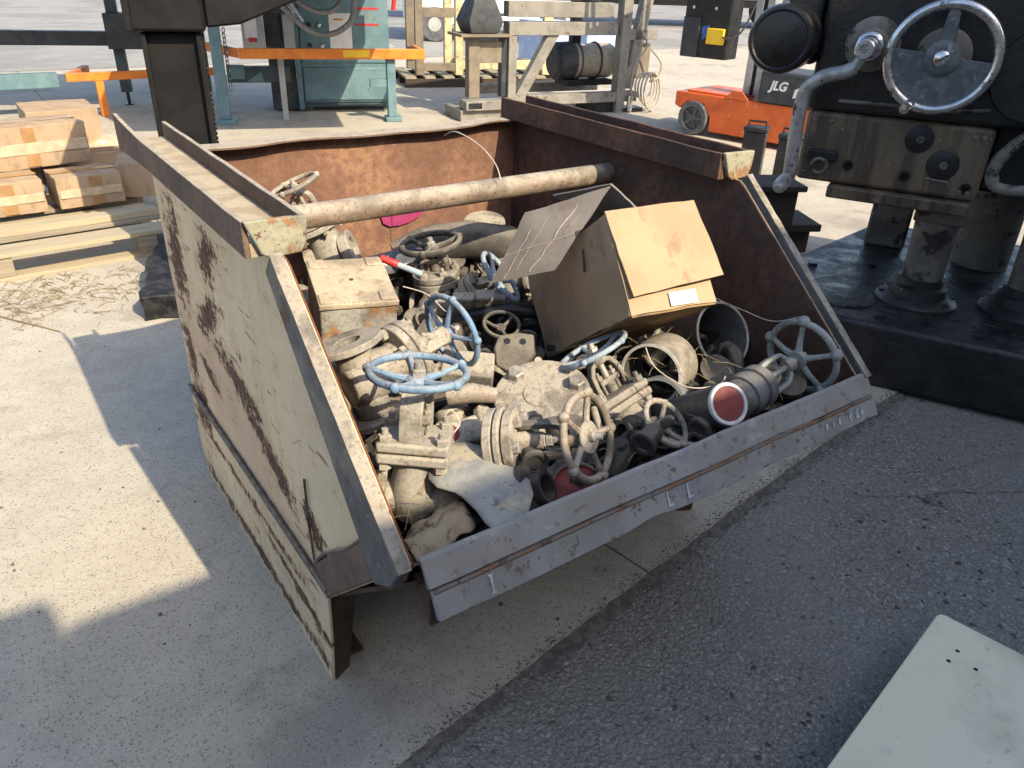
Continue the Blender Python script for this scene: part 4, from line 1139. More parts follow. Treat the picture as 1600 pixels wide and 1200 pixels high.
def pr_bodyv():
    mb = MB(); mb.lathe([(.02, -.06), (.04, -.045), (.042, 0), (.028, .03), (.028, .05), (.045, .052), (.045, .07)], 20)
    mb.cyl((-.07, 0, -.01), (.07, 0, -.01), .030, n=18); mb.cyl((.07, 0, -.01), (.082, 0, -.01), .045, n=20); mb.cyl((-.082, 0, -.01), (-.07, 0, -.01), .045, n=20); return mb
def pr_wheel():
    mb = MB(); handwheel(mb, 0, .06, .0065, 4, 1.2, .2, .2); return mb
kinds = [(pr_nut, 'hex_nut', 'loose hex nut', 'nut', 'loose nuts in the hopper'),
         (pr_elbow, 'elbow_fitting', 'small elbow fitting', 'fitting', 'elbow fittings in the hopper'),
         (pr_stub, 'pipe_stub', 'short pipe stub', 'pipe', 'pipe stubs in the hopper'),
         (pr_bolt, 'hex_bolt', 'loose hex bolt', 'bolt', 'loose bolts in the hopper'),
         (pr_plate, 'strap_plate', 'small bolted strap plate', 'plate', 'strap plates in the hopper'),
         (pr_flange, 'pipe_flange', 'small bolted pipe flange', 'flange', 'pipe flanges in the hopper'),
         (pr_bodyv, 'valve_body', 'wheelless valve body', 'valve', 'bare valve bodies in the hopper'),
         (pr_wheel, 'loose_handwheel', 'loose small handwheel', 'handwheel', 'loose handwheels in the hopper')]
pool = []
for fn, nm, lb_, ct, gp in kinds:
    base = fn()
    for mname in ('scrap_dark', 'dusty_dark', 'dusty2', 'dusty'):
        me = base.mesh(nm); me.materials.append(MT[mname]); pool.append((me, nm, lb_, ct, gp))
rs = random.Random(21)
cells = [(x, y) for x in [.08+.098*i for i in range(12)] for y in [-.34+.098*j for j in range(14)]]
for ci, (x, y) in enumerate(cells):
    x += rs.uniform(-.035, .035); y += rs.uniform(-.035, .035)
    wts = [1.2, 1.3, 1.2, 1.6, 1.0, 1.3, 1.9, .9]
    ki = rs.choices(range(8), wts)[0]
    mi = rs.choices(range(4), [5, 4, 2.0, 1.4])[0]
    me, nm, lb_, ct, gp = pool[ki*4+mi]
    if x < .34 and y < -.14: continue
    z = .545 + rs.uniform(-.01, .045) + .06*max(0, (y-.4)/.6) + .03*max(0, (-y-.2)/.2)
    o = bpy.data.objects.new(nm, me); col.objects.link(o)
    o.location = (min(max(x, .115), 1.135), min(max(y, -.30), .96), max(z, .70-.866*(y+.43)))
    o.rotation_euler = (rs.uniform(-.8, .8), rs.uniform(-.8, .8), rs.uniform(0, 6.28))
    if ki in (3,): o.rotation_euler = (rs.uniform(1.1, 1.7), rs.uniform(-.3, .3), rs.uniform(0, 6.28))
    zone = ('front' if y < 0 else ('middle' if y < .5 else 'rear')) + ' ' + ('left' if x < .42 else ('centre' if x < .83 else 'right'))
    tone = ('black', 'dark grey', 'dusty grey', 'dusty tan')[mi]
    tag(o, '%s %s half buried in the %s of the hopper' % (tone, lb_, zone), ct, gp)

# threads, wires and straw caught in the scrap
def wirething(nm, label, cat, pts, r, mat):
    P = [Vector(p) for p in pts]; S = []
    for i in range(len(P)-1):
        p0 = P[max(i-1, 0)]; p1 = P[i]; p2 = P[i+1]; p3 = P[min(i+2, len(P)-1)]
        for k in range(6):
            t_ = k/6
            S.append(.5*((2*p1)+(p2-p0)*t_+(2*p0-5*p1+4*p2-p3)*t_*t_+(3*p1-p0-3*p2+p3)*t_**3))
    S.append(P[-1])
    o = MB().tube(S, r, 6).build(nm, MT[mat])
    return tag(o, label, cat)
wirething('thin_wire', 'thin pale wire hanging from the cross tube', 'wire', [(.80, .50, 1.02), (.80, .53, 1.06), (.79, .60, 1.10), (.775, .70, 1.12), (.77, .76, 1.10)], .0016, 'wire')
wirething('thin_wire', 'thin pale wire looping over the tan coupling', 'wire', [(.80, -.13, .76), (.79, -.18, .73), (.83, -.25, .70), (.90, -.28, .70), (.95, -.26, .70)], .0014, 'wire')
wirething('thin_wire', 'fine wire strand from the black pipe rim to the right handwheel', 'wire', [(1.16, -.02, .775), (1.19, -.10, .76), (1.21, -.18, .755), (1.20, -.26, .80)], .0013, 'wire')
wirething('thin_wire', 'curled wire tie beside the enclosure lid', 'wire', [(.44, .42, .80), (.48, .36, .79), (.50, .30, .76), (.49, .26, .80), (.475, .28, .815)], .0016, 'wire')
wirething('thin_wire', 'wire ring through the hole of the sheet tag', 'wire', [(.24, -.13, .70), (.255, -.11, .73), (.275, -.10, .735), (.285, -.12, .71), (.25, -.135, .695)], .0013, 'wire')
rs = random.Random(5)
mb = MB()
for i in range(170):
    x = rs.choice([.12, .10, .85, .95, 1.05, .5, .35])+rs.uniform(-.09, .09); y = rs.uniform(-.36, .35); z = rs.uniform(.62, .70)
    p = Vector((x, y, z)); d_ = Vector((rs.uniform(-1, 1), rs.uniform(-1, 1), rs.uniform(-.3, .5)))*.03
    mb.tube([p, p+d_+Vector((0, 0, .006)), p+d_*2], .0006, 4)
o = mb.build('straw_bits', MT['straw']); tag(o, 'dry straw and thread bits caught among the valves', 'straw', kind='stuff')

# ================================================================ left: pallet and cartons
pM = fr((-.62, 3.30, 0), (0, 0, 1), (.99, .07, 0))
t = thing('wood_pallet', 'pale wooden pallet under the cardboard cartons', 'pallet', pM)
for i, y in enumerate((0, .27, .50, .74, .97)):
    w_ = .17 if i in (0, 4) else .12
    o = MB().box(-.15, 1.12, y, y+w_, .125, .147).build('deck_board', MT['wood' if i % 2 == 0 else 'wood2'], t, .002)
MB().box(-.15, 1.12, .30, .40, .1475, .185).build('deck_board', MT['wood'], t, .002)
for y in (0.005, .46, .98):
    MB().box(-.15, 1.12, y, y+.10, .0, .02).build('bottom_board', MT['wood'], t, .002)
    for x in (.21, .98):
        MB().box(x-.07, x+.07, y+.004, y+.095, .0205, .1245).build('block', MT['wood2'], t, .003)
def carton(label, x, y, z, sx, sy, sz, rot, seed, tapes=True, mat='card_pale', film=False):
    tt = thing('carton', label, 'carton', pM @ Matrix.Translation((x, y, z)) @ Matrix.Rotation(R(rot), 4, 'Z'))
    mb = MB(); gridbox(mb, sx, sy, sz, 6, None, .006, .006, seed); mb.build('box', MT[mat], tt, .003)
    if tapes:
        th = .0015
        MB().box(-sx/2-.001, sx/2+.001, -.03, .03, sz+.006, sz+.0075).build('tape', MT['tape'], tt)
        MB().box(-.04+seed*.01, .03+seed*.01, -sy/2-.0085, -sy/2-.007, .01, sz-.008).build('tape', MT['tape'], tt)
        MB().box(-sx/2+.01, sx/2-.01, -sy/2-.0098, -sy/2-.0088, sz*.35, sz*.62).build('tape', MT['film' if film else 'tape'], tt)
    return tt
PX = lambda x: x+.62
carton('long taped carton lying on top at the left of the pile', PX(-.03), 1.02, .375, .66, .32, .24, 7, 1, film=True)
carton('shaded square carton behind the long taped one', PX(.29), 1.50, .375, .42, .44, .25, -3, 2, False)
carton('low wrapped carton at the left front of the pallet', PX(-.25), .72, .186, .42, .32, .185, 1, 3, film=True)
carton('low wrapped carton in the middle front of the pallet', PX(.205), .70, .186, .36, .28, .18, 1, 4, film=True)
carton('plain carton at the right end of the pallet beside the hopper', PX(.575), .78, .186, .29, .36, .20, -16, 5, False)
carton('carton under the shaded square one', PX(.30), 1.30, .148, .42, .34, .22, 2, 6, False)
carton('carton under the long taped one at the back', PX(-.16), 1.25, .148, .40, .40, .22, 0, 7, False)
# opened flaps with clear film behind
t = thing('torn_carton', 'torn open carton with white paper near the black column', 'carton', pM @ Matrix.Translation((1.05, 1.30, 0)))
for nm, x0, x1, y0, y1, m_ in (('front_panel', -.2, .2, -.15, -.144, 'card_pale'), ('rear_panel', -.2, .2, .144, .15, 'card_pale'), ('side_panel', -.2, -.194, -.144, .144, 'card_pale'), ('side_panel', .194, .2, -.144, .144, 'card_pale')):
    MB().box(x0, x1, y0, y1, 0, .40).build(nm, MT[m_], t)
mb = MB(); gridbox(mb, .26, .2, .12, 5, Matrix.Translation((.06, 0, .30)), .02, .05, 4); mb.build('crumpled_paper', MT['film'], t)
# straw and twigs on the concrete by the pallet
rs = random.Random(3); mb = MB()
for i in range(420):
    x = rs.gauss(-.35, .32); y = rs.gauss(3.0, .16)
    if y > 3.28: y = 3.25
    a_ = rs.uniform(0, 6.28); L = rs.uniform(.02, .10)
    p = Vector((x, y, .003)); d_ = Vector((math.cos(a_), math.sin(a_), 0))*L
    mb.tube([p, p+d_*.5+Vector((0, 0, rs.uniform(0, .02))), p+d_], rs.uniform(.0008, .002), 4)
o = mb.build('dry_straw', MT['weed']); tag(o, 'scattered dry straw and twigs on the concrete by the pallet', 'straw', kind='stuff')
wirething('twig', 'bare thin twig lying on the sunlit concrete', 'twig', [(-.52, 2.92, .006), (-.42, 2.75, .008), (-.33, 2.62, .006), (-.255, 2.50, .006)], .003, 'weed')

# ================================================================ drill press with the black column
t = thing('drill_press', 'greasy black machine column on a caked base behind the hopper', 'drill press', fr((.50, 2.73, 0), (0, 0, 1), (.95, -.30, 0)))
mb = MB(); gridbox(mb, .92, .95, .13, 12, Matrix.Translation((.16, .08, 0)), 0, .03, 5); mb.build('base', MT['grease_rough'], t, .008)
mb = MB(); mb.add([(-.13, -.13, .13), (.13, -.13, .13), (.13, .16, .13), (-.13, .16, .13), (-.115, -.12, 1.245), (.115, -.12, 1.245), (.115, .14, 1.245), (-.115, .14, 1.245)], [(0, 1, 5, 4), (1, 2, 6, 5), (2, 3, 7, 6), (3, 0, 4, 7), (0, 1, 2, 3), (4, 5, 6, 7)])
mb.build('column', MT['column'], t, .012)
for x in (-.118, .108):
    MB().box(x, x+.02, -.160, -.118, .14, 1.24).build('slide_way', MT['column'], t, .003)
for i in range(44):
    MB().box(.131, .137, -.10, -.07, .30+i*.0215, .31+i*.0215).build('rack_tooth', MT['column'], t)
MB().box(.117, .131, -.115, -.06, .2, 1.24).build('rack', MT['column'], t)
MB().box(-.165, .155, -.19, .20, 1.247, 1.75).build('head', MT['column'], t, .015)
MB().box(-.165, -.135, -.215, -.192, 1.25, 1.74).build('head_rib', MT['column'], t, .004)
mb = MB(); mb.prism([(.157, 1.26), (.30, 1.275), (.62, 1.40), (.62, 1.62), (.157, 1.66)], -.12, .12, 'y'); mb.build('arm', MT['column'], t, .01)
# chain hanging from the arm
cp = fr((.50, 2.73, 0), (0, 0, 1), (.95, -.30, 0)) @ Vector((.225, -.13, 0))
t = thing('chain', 'thin black chain hanging from the machine arm', 'chain', (cp.x, cp.y, 1.27))
def linkmesh(L, w, r):
    pts = [(w*math.cos(a_), 0, (L/2-w)*(1 if math.sin(a_) >= 0 else -1)+w*math.sin(a_)) for a_ in [2*math.pi*k/14+.01 for k in range(14)]]
    mb = MB(); mb.tube(pts, r, 6, True); me = mb.mesh('chain_link'); me.materials.append(MT['black']); return me
lm = linkmesh(.026, .0075, .0022)
for i in range(11):
    o = bpy.data.objects.new('chain_link', lm); col.objects.link(o); o.parent = t
    o.location = (0, 0, -.02-.0195*i); o.rotation_euler = (0, .05, (i % 2)*1.57+.5)
me = linkmesh(.045, .009, .0016)
o = bpy.data.objects.new('hook', me); col.objects.link(o); o.parent = t; o.location = (0, 0, -.255); o.rotation_euler = (0, .1, .6)

# ================================================================ teal machine with orange rail
t = thing('teal_machine', 'teal machine with electrical cabinet and orange guard rail', 'machine', fr((1.885, 7.12, 0), (0, 0, 1), (.95, -.31, 0)))
MB().box(-.03, .08, 0, .11, .05, 1.9).build('post', MT['teal'], t, .006)
MB().box(-.05, .13, -.03, .15, 0, .05).build('foot', MT['teal'], t, .006)
MB().box(1.70, 1.79, 0, .1, .05, .63).build('post', MT['teal'], t, .006)
MB().box(1.67, 1.84, -.03, .14, 0.0, .05).build('foot', MT['teal'], t, .006)
MB().box(1.52, 1.70, .02, .09, .35, .43).build('stub_beam', MT['teal'], t, .004)
MB().box(.082, .72, .35, .45, .36, .52).build('beam', MT['teal_dark'], t, .004)
MB().prism([(.27, .37), (.45, .37), (.42, .47)], .335, .349, 'y').build('gusset', MT['teal'], t)
MB().box(.082, .26, .30, .349, .40, .54).build('bracket', MT['teal'], t, .004)
cab = MB().box(.86, 1.84, .70, 1.25, .10, 1.9).build('cabinet', MT['teal'], t, .008)
MB().box(.872, 1.828, .685, .6995, .52, 1.88).build('cabinet_door', MT['teal'], t, .005)
MB().box(.872, 1.828, .680, .6993, .125, .47).build('lower_panel', MT['teal'], t, .008)
MB().box(.80, .855, .66, .75, .03, 1.5).build('cabinet_post', MT['teal'], t, .004)
MB().box(.52, .798, .72, 1.1, .03, 1.5).build('side_case', MT['slate'], t, .006)
MB().box(.80, 1.84, .72, 1.2, .05, .0995).build('plinth', MT['teal_dark'], t)
for x in (.9, 1.75):
    MB().box(x, x+.06, .75, .85, 0, .0495).build('foot', MT['teal_dark'], t)
lab = MB().box(1.19, 1.43, .6825, .6845, .66, 1.02).build('notice', MT['paper'], t)
MB().box(1.24, 1.34, .681, .6822, .95, .968).build('notice_bar', MT['orange'], lab)
for z in (1.06, .90): MB().box(1.47, 1.73, .6825, .6845, z, z+.022).build('red_stripe', MT['red'], t)
for i in range(3): MB().box(1.55, 1.66, .6825, .6845, .97+i*.025, .978+i*.025).build('print_line', MT['ink'], t)
for x, z in ((.98, .90), (1.08, .90), (.97, .70), (1.10, .69)):
    MB().lathe([(.022, 0), (.022, .03), (.015, .035)], 12, fr((x, .684, z), (0, -1, 0))).build('knob', MT['black' if x < 1.05 else 'bright'], t)
# control box
MB().box(.28, .50, .25, .5, .70, 1.02).build('control_box', MT['lightgrey'], t, .006)
MB().box(.31, .43, .246, .2495, .80, 1.0).build('control_label', MT['paper'], t)
MB().box(.34, .42, .2445, .2458, .765, .805).build('red_label', MT['red'], t)
MB().box(.505, .66, .40, .6, .68, 1.04).build('relay_box', MT['slate'], t, .006)
MB().box(.69, .80, .30, .5, .66, 1.02).build('grey_box', MT['lightgrey'], t, .006)
MB().box(.60, .66, .2, .26, .0, .68).build('leg_tube', MT['lightgrey'], t, .004)
# rail
rail = MB().box(.23, 2.10, -.06, 0-.012, .635, .735).build('guard_rail', MT['orange'], t, .006)
MB().box(1.25, 1.52, -.062, -.0605, .655, .722).build('yellow_decal', MT['yellow'], rail)
mb = MB(); mb.prism([(.228, -.06), (.228, -.012), (-.06, .62), (-.10, .60)], .64, .73, 'z'); mb.build('guard_rail', MT['orange'], t, .005)
MB().box(2.052, 2.098, -.011, .5, .64, .73).build('guard_rail', MT['orange'], t, .005)
MB().box(1.72, 1.77, -.011, .02, .64, .70).build('rail_clip', MT['teal'], t)
MB().box(.02, 2.0, -2.0, 1.2, 1.91, 2.5).build('shade_housing', MT['teal'], t, .01)  # unseen, added above the view to throw shade on the floor
MB().box(-.02, 2.05, -2.05, -.30, 1.62, 1.90).build('shade_tray', MT['slate'], t, .01)  # also added out of view, reaching forward so its shadow lands under the machine
# hoses
def smooth(pts, k=6):
    P = [Vector(p) for p in pts]; S = []
    for i in range(len(P)-1):
        p0 = P[max(i-1, 0)]; p1 = P[i]; p2 = P[i+1]; p3 = P[min(i+2, len(P)-1)]
        for q in range(k):
            u_ = q/k; S.append(.5*((2*p1)+(p2-p0)*u_+(2*p0-5*p1+4*p2-p3)*u_*u_+(3*p1-p0-3*p2+p3)*u_**3))
    S.append(P[-1]); return S
MB().tube(smooth([(.58, .0, 1.45), (.64, .0, 1.2), (.78, 0, 1.02), (.95, .0, .89), (1.10, .0, .86), (1.26, .0, .91), (1.38, .02, 1.04), (1.41, .05, 1.35)]), .028, 10).build('hose', MT['hose'], t)
MB().tube(smooth([(.70, .05, 1.4), (.85, .05, 1.16), (1.02, .05, 1.07), (1.18, .05, 1.08), (1.27, .1, 1.18), (1.28, .15, 1.4)]), .026, 10).build('hose', MT['hose'], t)
MB().box(.60, .70, .02, .12, 1.05, 1.4).build('hose_union', MT['slate'], t, .008)
for q, x in enumerate((.72, .78)):
    MB().cyl((x, .03, 1.18-q*.04), (x+.10, .01, .99-q*.02), .020, n=12).build('hose_end', MT['bright'], t)
# left run of the same machine line
t = thing('feed_conveyor', 'long dark slate beam with grey box and stubby levelling posts', 'conveyor', fr((1.885, 7.12, 0), (0, 0, 1), (.95, -.31, 0)) @ Matrix.Translation((0, 1.2, 0)))
MB().box(-3.2, -.55, .1, .25, .62, .76).build('beam', MT['slate'], t, .005)
MB().box(-1.12, -.78, -.05, .24, .60, .95).build('grey_box', MT['slate'], t, .006)
for x in (-1.10, -.62, -.25):
    MB().box(x, x+.11, .1, .21, .14, 1.9).build('post', MT['teal_dark'], t, .005)
    MB().cyl((x+.055, .155, .01), (x+.055, .155, .14), .018, n=10).build('levelling_screw', MT['black'], t)
    MB().lathe([(.05, 0), (.05, .012)], 16, Matrix.Translation((x+.055, .155, 0))).build('foot', MT['black'], t)
MB().box(-3.2, -.2, -1.9, .4, 1.905, 2.2).build('shade_hood', MT['slate'], t, .01)  # unseen, added so the ground along the conveyor lies in shadow
# low orange and blue stand
t = thing('orange_stand', 'low orange angle stand with one leg in front of the conveyor', 'stand', fr((.93, 8.05, 0), (0, 0, 1), (1, .02, 0)))
MB().box(-.28, 1.3, 0, .06, .355, .435).build('rail', MT['orange'], t, .005)
mb = MB(); mb.prism([(-.28, .061), (-.22, .061), (.06, .70), (0, .72)], .36, .43, 'z'); mb.build('rail', MT['orange'], t, .004)
MB().box(-.02, .055, .002, .058, 0, .354).build('leg', MT['orange'], t, .004)
MB().box(1.22, 1.29, .002, .058, 0, .354).build('leg', MT['orange'], t, .004)
t = thing('blue_beam', 'pale blue low steel beam left of the orange stand', 'beam', fr((.60, 8.25, 0), (0, 0, 1), (1, .02, 0)))
MB().box(-2.6, .0, 0, .12, .28, .42).build('beam', MT['teal'], t, .005)
for x in (-2.3, -.9): MB().box(x, x+.08, .02, .1, 0, .279).build('leg', MT['teal_dark'], t)
# grey upright far left
t = thing('sign_stand', 'pale grey steel stand with splayed foot at the far left', 'stand', (-.10, 10.6, 0))
mb = MB(); mb.prism([(-.30, 1.6), (-.12, 1.6), (-.02, .55), (-.2, .55)], 0, .03, 'y'); mb.build('panel', MT['lightgrey'], t, .004)
MB().box(-.30, -.02, -.04, .08, .48, .548).build('tray', MT['white'], t, .004)
MB().box(-.18, -.12, 0, .05, 0, .479).build('leg', MT['lightgrey'], t, .004)

# ================================================================ grey frame machine with motor
t = thing('grey_press', 'grey steel frame machine with diagonal brace, chute and big motor', 'machine', fr((4.493, 6.37, 0), (0, 0, 1), (.985, -.175, 0)))
F_ = MT['grey_frame']
MB().box(-.10, .03, 0, .12, .22, .85).build('post', MT['brown_steel'], t, .005)
MB().box(.37, .47, -.02, .12, .22, .86).build('post', F_, t, .005)
MB().box(.30, .368, .02, .12, .22, .86).build('post', MT['slate'], t, .005)
MB().box(.032, .298, .02, .1, .58, .80).build('panel', MT['brown_steel'], t, .004)
MB().box(-.24, .36, -.12, .30, .852, .88).build('shelf', MT['brown_steel'], t, .004)
mb = MB(); mb.add([(-.14, -.10, 1.0), (.26, -.10, 1.0), (.26, .3, 1.0), (-.14, .3, 1.0), (-.02, .0, 1.3), (.16, .0, 1.3), (.16, .2, 1.3), (-.02, .2, 1.3), (-.10, -.06, .885), (.22, -.06, .885), (.22, .26, .885), (-.10, .26, .885)],
    [(0, 1, 5, 4), (1, 2, 6, 5), (2, 3, 7, 6), (3, 0, 4, 7), (4, 5, 6, 7), (8, 9, 1, 0), (9, 10, 2, 1), (10, 11, 3, 2), (11, 8, 0, 3), (8, 9, 10, 11)])
mb.build('chute', MT['slate'], t, .006)
MB().box(.362, 1.75, -.03, .14, .862, 1.0).build('top_beam', F_, t, .005)
MB().box(.36, 1.70, .0, .14, 1.045, 1.2).build('top_beam', F_, t, .005)
MB().box(.30, 1.55, .05, .5, 1.21, 1.7).build('housing', MT['slate'], t, .01)
mb = MB(); mb.prism([(.86, .861), (1.0, .861), (.62, .235), (.48, .235)], .0, .10, 'y'); mb.build('diagonal_brace', F_, t, .004)
MB().box(.36, 2.1, -.04, .10, .125, .235).build('bottom_beam', F_, t, .005)
MB().box(.36, 2.1, .9, 1.0, .125, .235).build('bottom_beam', F_, t, .005)
MB().box(-.22, .36, -.22, -.02, .12, .22).build('fork_tube', F_, t, .006)
MB().box(-.19, -.03, -.2205, -.2202, .14, .20).build('tube_mouth', MT['black'], t)
MB().box(-.26, .6, -.16, .35, .0, .119).build('skid_plate', F_, t, .006)
for x in (1.45, 1.80):
    MB().box(x, x+.12, -.05 if x > 1.5 else .5, .09 if x > 1.5 else .6, .236 if x < 1.5 else .0, 1.8).build('post', F_ if x > 1.5 else MT['black'], t, .005)
mb = MB(); mb.prism([(2.22, 1.6), (2.36, 1.6), (2.12, .25), (1.98, .25)], .1, .2, 'y'); mb.build('slanted_post', F_, t, .005)
MB().box(1.93, 2.4, .1, .2, .80, .92).build('cross_beam', F_, t, .005)
MB().box(1.55, 1.79, .0, .5, .0, .122).build('block', MT['black'], t, .006)
mo = MB(); mo.lathe([(.0, -.50), (.17, -.50), (.205, -.47), (.21, -.2), (.195, -.19), (.20, .25), (.17, .30), (0, .31)], 36, fr((1.75, .55, .53), (1, 0, 0)))
mo.build('motor', MT['cable'], t)
for x in (1.53, 1.80): MB().torus((x, .55, .53), (1, 0, 0), .208, .012, 36, 8).build('motor_band', MT['slate'], t)
MB().lathe([(.0, -.02), (.17, -.02), (.215, .02), (.22, .20), (.21, .24)], 36, fr((1.235, .55, .53), (1, 0, 0))).build('motor_cover', MT['slate'], t)
MB().box(1.35, 2.0, .40, .70, .26, .325).build('motor_mount', MT['black'], t)
for q in range(4):
    MB().torus((2.17+.03*q, -.06-.02*q, .30-.02*q), (.25+.1*q, -1, .1), .15+.02*q, .011, 40, 8).build('cable_loop', MT['cable'], t)
MB().tube(smooth([(2.10, .05, .95), (2.2, .0, .75), (2.05, -.02, .55), (2.0, -.04, .35), (2.02, -.05, .10)]), .014, 8).build('cable', MT['cable'], t)
MB().tube(smooth([(2.3, .05, .70), (2.42, -.02, .55), (2.38, -.04, .40), (2.25, -.06, .35)]), .013, 8).build('cable', MT['cable'], t)
MB().box(2.22, 2.4, .21, .3, .35, .75).build('switch_panel', MT['brown_steel'], t, .005)
MB().cyl((1.98, -.08, .02), (1.98, -.08, .20), .035, n=14).build('plug', MT['bright'], t)
MB().box(1.90, 2.2, -.05, .15, .0, .05).build('foot_plate', MT['black'], t)
# frame with sunlight painted into some members, and its pallet, behind it
t = thing('machine_frame', 'tall brown steel frame with yellow sunlight painted in, standing on a pallet behind the grey machine', 'frame', fr((4.977, 8.87, 0), (0, 0, 1), (.95, -.31, 0)))
for x, m_ in ((.10, 'brown_steel'), (.66, 'sunlit_steel')):
    for y in (0, .7): MB().box(x, x+.11, y, y+.1, .145, 1.8).build('post', MT[m_], t, .005)
MB().box(.212, .658, .01, .09, .20, .30).build('rail', MT['brown_steel'], t, .004)
MB().box(.212, .658, .01, .09, .88, 1.0).build('rail', MT['brown_steel'], t, .004)
MB().box(1.95, 2.08, 0, .1, .145, 1.1).build('post', MT['sunlit_steel'], t, .005)
MB().box(.772, 1.948, .01, .09, .22, .34).build('rail', MT['sunlit_steel'], t, .004)
MB().box(.772, 1.948, .60, .70, .22, .30).build('rail', MT['brown_steel'], t, .004)
t2 = thing('steel_pallet', 'low grey slatted pallet under the tall steel frame', 'pallet', fr((4.93, 8.80, 0), (0, 0, 1), (.95, -.31, 0)))
for i in range(9): MB().box(-.05+i*.27, .10+i*.27, -.05, 1.0, .11, .14).build('deck_board', MT['wood2'], t2, .003)
for y in (-.04, .45, .9): MB().box(-.05, 2.26, y, y+.09, .0, .1095).build('stringer', MT['wood_dark'], t2, .003)
t = thing('dark_press_head', 'slanted dark guard with red handle left of the tall steel frame', 'machine', fr((4.75, 9.15, 0), (0, 0, 1), (.95, -.31, 0)))
mb = MB(); mb.prism([(-.45, .90), (.05, .80), (.12, 1.7), (-.25, 1.7)], 0, .5, 'y'); mb.build('guard', MT['slate'], t, .01)
mb = MB(); mb.lathe([(.0, 0), (.13, 0), (.14, .03), (.14, .3)], 28, fr((-.10, -.05, .62), (0, 1, 0))); mb.build('pulley', MT['black'], t)
MB().box(-.55, -.42, .0, .5, 0, 1.7).build('column', MT['black'], t, .01)
MB().box(-.3, .15, .1, .5, .0, .5).build('base', MT['lightgrey'], t, .01)
MB().tube([(.14, -.02, .95), (.16, -.03, 1.1), (.16, -.03, 1.4)], .03, 10).build('handle', MT['red'], t)
# blue wrapped crates
for i, (x, y, sx, sz, lb_) in enumerate(((8.15, 9.95, .62, .62, 'pale blue wrapped crate left of the motor in the background'), (8.95, 9.75, .70, .52, 'lower pale blue wrapped crate next to the motor'))):
    tt = thing('wrapped_crate', lb_, 'crate', (x, y, 0))
    mb = MB(); gridbox(mb, sx, .7, sz, 6, Matrix.Translation((0, 0, .13)), .01, .012, i+3); mb.build('load', MT['bluebox'], tt, .008)
    for q in (-.25, 0, .25): MB().box(-sx/2, sx/2, q-.05, q+.05, .0, .129).build('runner', MT['wood_dark'], tt)
# white trailer in the distance
t = thing('white_trailer', 'long white flatbed trailer across the far yard', 'trailer', fr((17.5, 17.5, 0), (0, 0, 1), (.86, -.51, 0)))
MB().box(-7, 7, 0, 2.4, .95, 1.9).build('side', MT['white'], t, .02)
MB().box(-7, 7, -.02, -.001, .80, .945).build('side_rail', MT['slate'], t, .01)
MB().box(-6.8, 6.8, .2, 2.2, .6, .79).build('chassis', MT['black'], t, .01)
for x in (-5.2, -4.0, 4.6):
    for y in (.1, 2.0):
        mb = MB(); mb.lathe([(.2, 0), (.5, 0), (.52, .05), (.52, .2), (.5, .25), (.2, .25)], 32, fr((x, y, .52), (0, 1, 0)), True); w0 = mb.build('wheel', MT['rubber'], t)
        MB().lathe([(.0, .05), (.2, .05), (.2, .2)], 24, fr((x, y, .52), (0, 1, 0))).build('rim', MT['lightgrey'], w0)
t = thing('white_van_body', 'white boxy vehicle body far behind the tall steel frame', 'vehicle', fr((9.6, 14.2, 0), (0, 0, 1), (.90, -.43, 0)))
MB().box(-1.6, 2.2, 0, 1.9, .35, 2.0).build('body', MT['white'], t, .03)
MB().box(-1.6, 2.2, -.012, -.001, .55, .60).build('trim', MT['slate'], t)
for x in (-1.0, 1.6):
    w0 = MB().lathe([(.14, 0), (.33, 0), (.35, .04), (.35, .18), (.14, .2)], 28, fr((x, -.03, .35), (0, 1, 0)), True).build('wheel', MT['rubber'], t)
    MB().lathe([(.0, -.002), (.14, -.002), (.14, .1)], 24, fr((x, -.03, .35), (0, 1, 0))).build('rim', MT['lightgrey'], w0)

# ================================================================ orange mast lift
t = thing('mast_lift', 'orange mast lift with grey tyre and black battery cover', 'lift', fr((6.11, 4.6, 0), (0, 0, 1), (.2, -.98, 0)))
O_ = MT['orange_red']
mb = MB(); mb.prism([(-.26, .42), (1.35, .42), (1.35, .06), (.19, .06), (.18, .20), (.09, .32), (-.10, .33), (-.19, .25), (-.26, .28)], 0.0, .70, 'y'); mb.build('chassis', O_, t, .012)
MB().box(-.15, .45, .05, .65, .421, .442).build('deck', O_, t, .006)
mb = MB(); mb.prism([(.33, .4215), (.60, .4215), (.52, .50), (.42, .50)], -.015, .0, 'y'); mb.build('lug', O_, t, .006)
for y in (-.03, .62):
    w0 = MB().lathe([(.12, 0), (.165, 0), (.173, .012), (.173, .085), (.165, .1), (.12, .1)], 40, fr((-.01, y, .173), (0, 1, 0)), True).build('tyre', MT['rubber'], t)
    MB().lathe([(.0, .018), (.03, .018), (.035, .03), (.12, .035), (.12, .08), (0, .08)], 32, fr((-.01, y, .173), (0, 1, 0))).build('hub', MT['rubber'], w0)
    for q in range(5):
        a_ = q*1.2566
        MB().box(.03, .115, -.014, .014, .014, .036, fr((-.01, y, .173), (0, 1, 0)) @ Matrix.Rotation(a_, 4, 'Z')).build('spoke', MT['rubber'], w0)
for x in (.38, .50):
    MB().box(x, x+.075, .25, .40, .443, 2.2).build('mast_rail', MT['alu'], t, .004)
MB().box(.456, .499, .28, .37, .443, 2.2).build('mast_channel', MT['black'], t)
MB().tube(smooth([(.60, .2, 1.8), (.60, .2, 1.2), (.62, .18, .7), (.66, .1, .46)]), .014, 8).build('cable', MT['alu'], t)
MB().box(.68, 1.34, -.005, .55, .4215, .72).build('battery_cover', MT['slate'], t, .025)
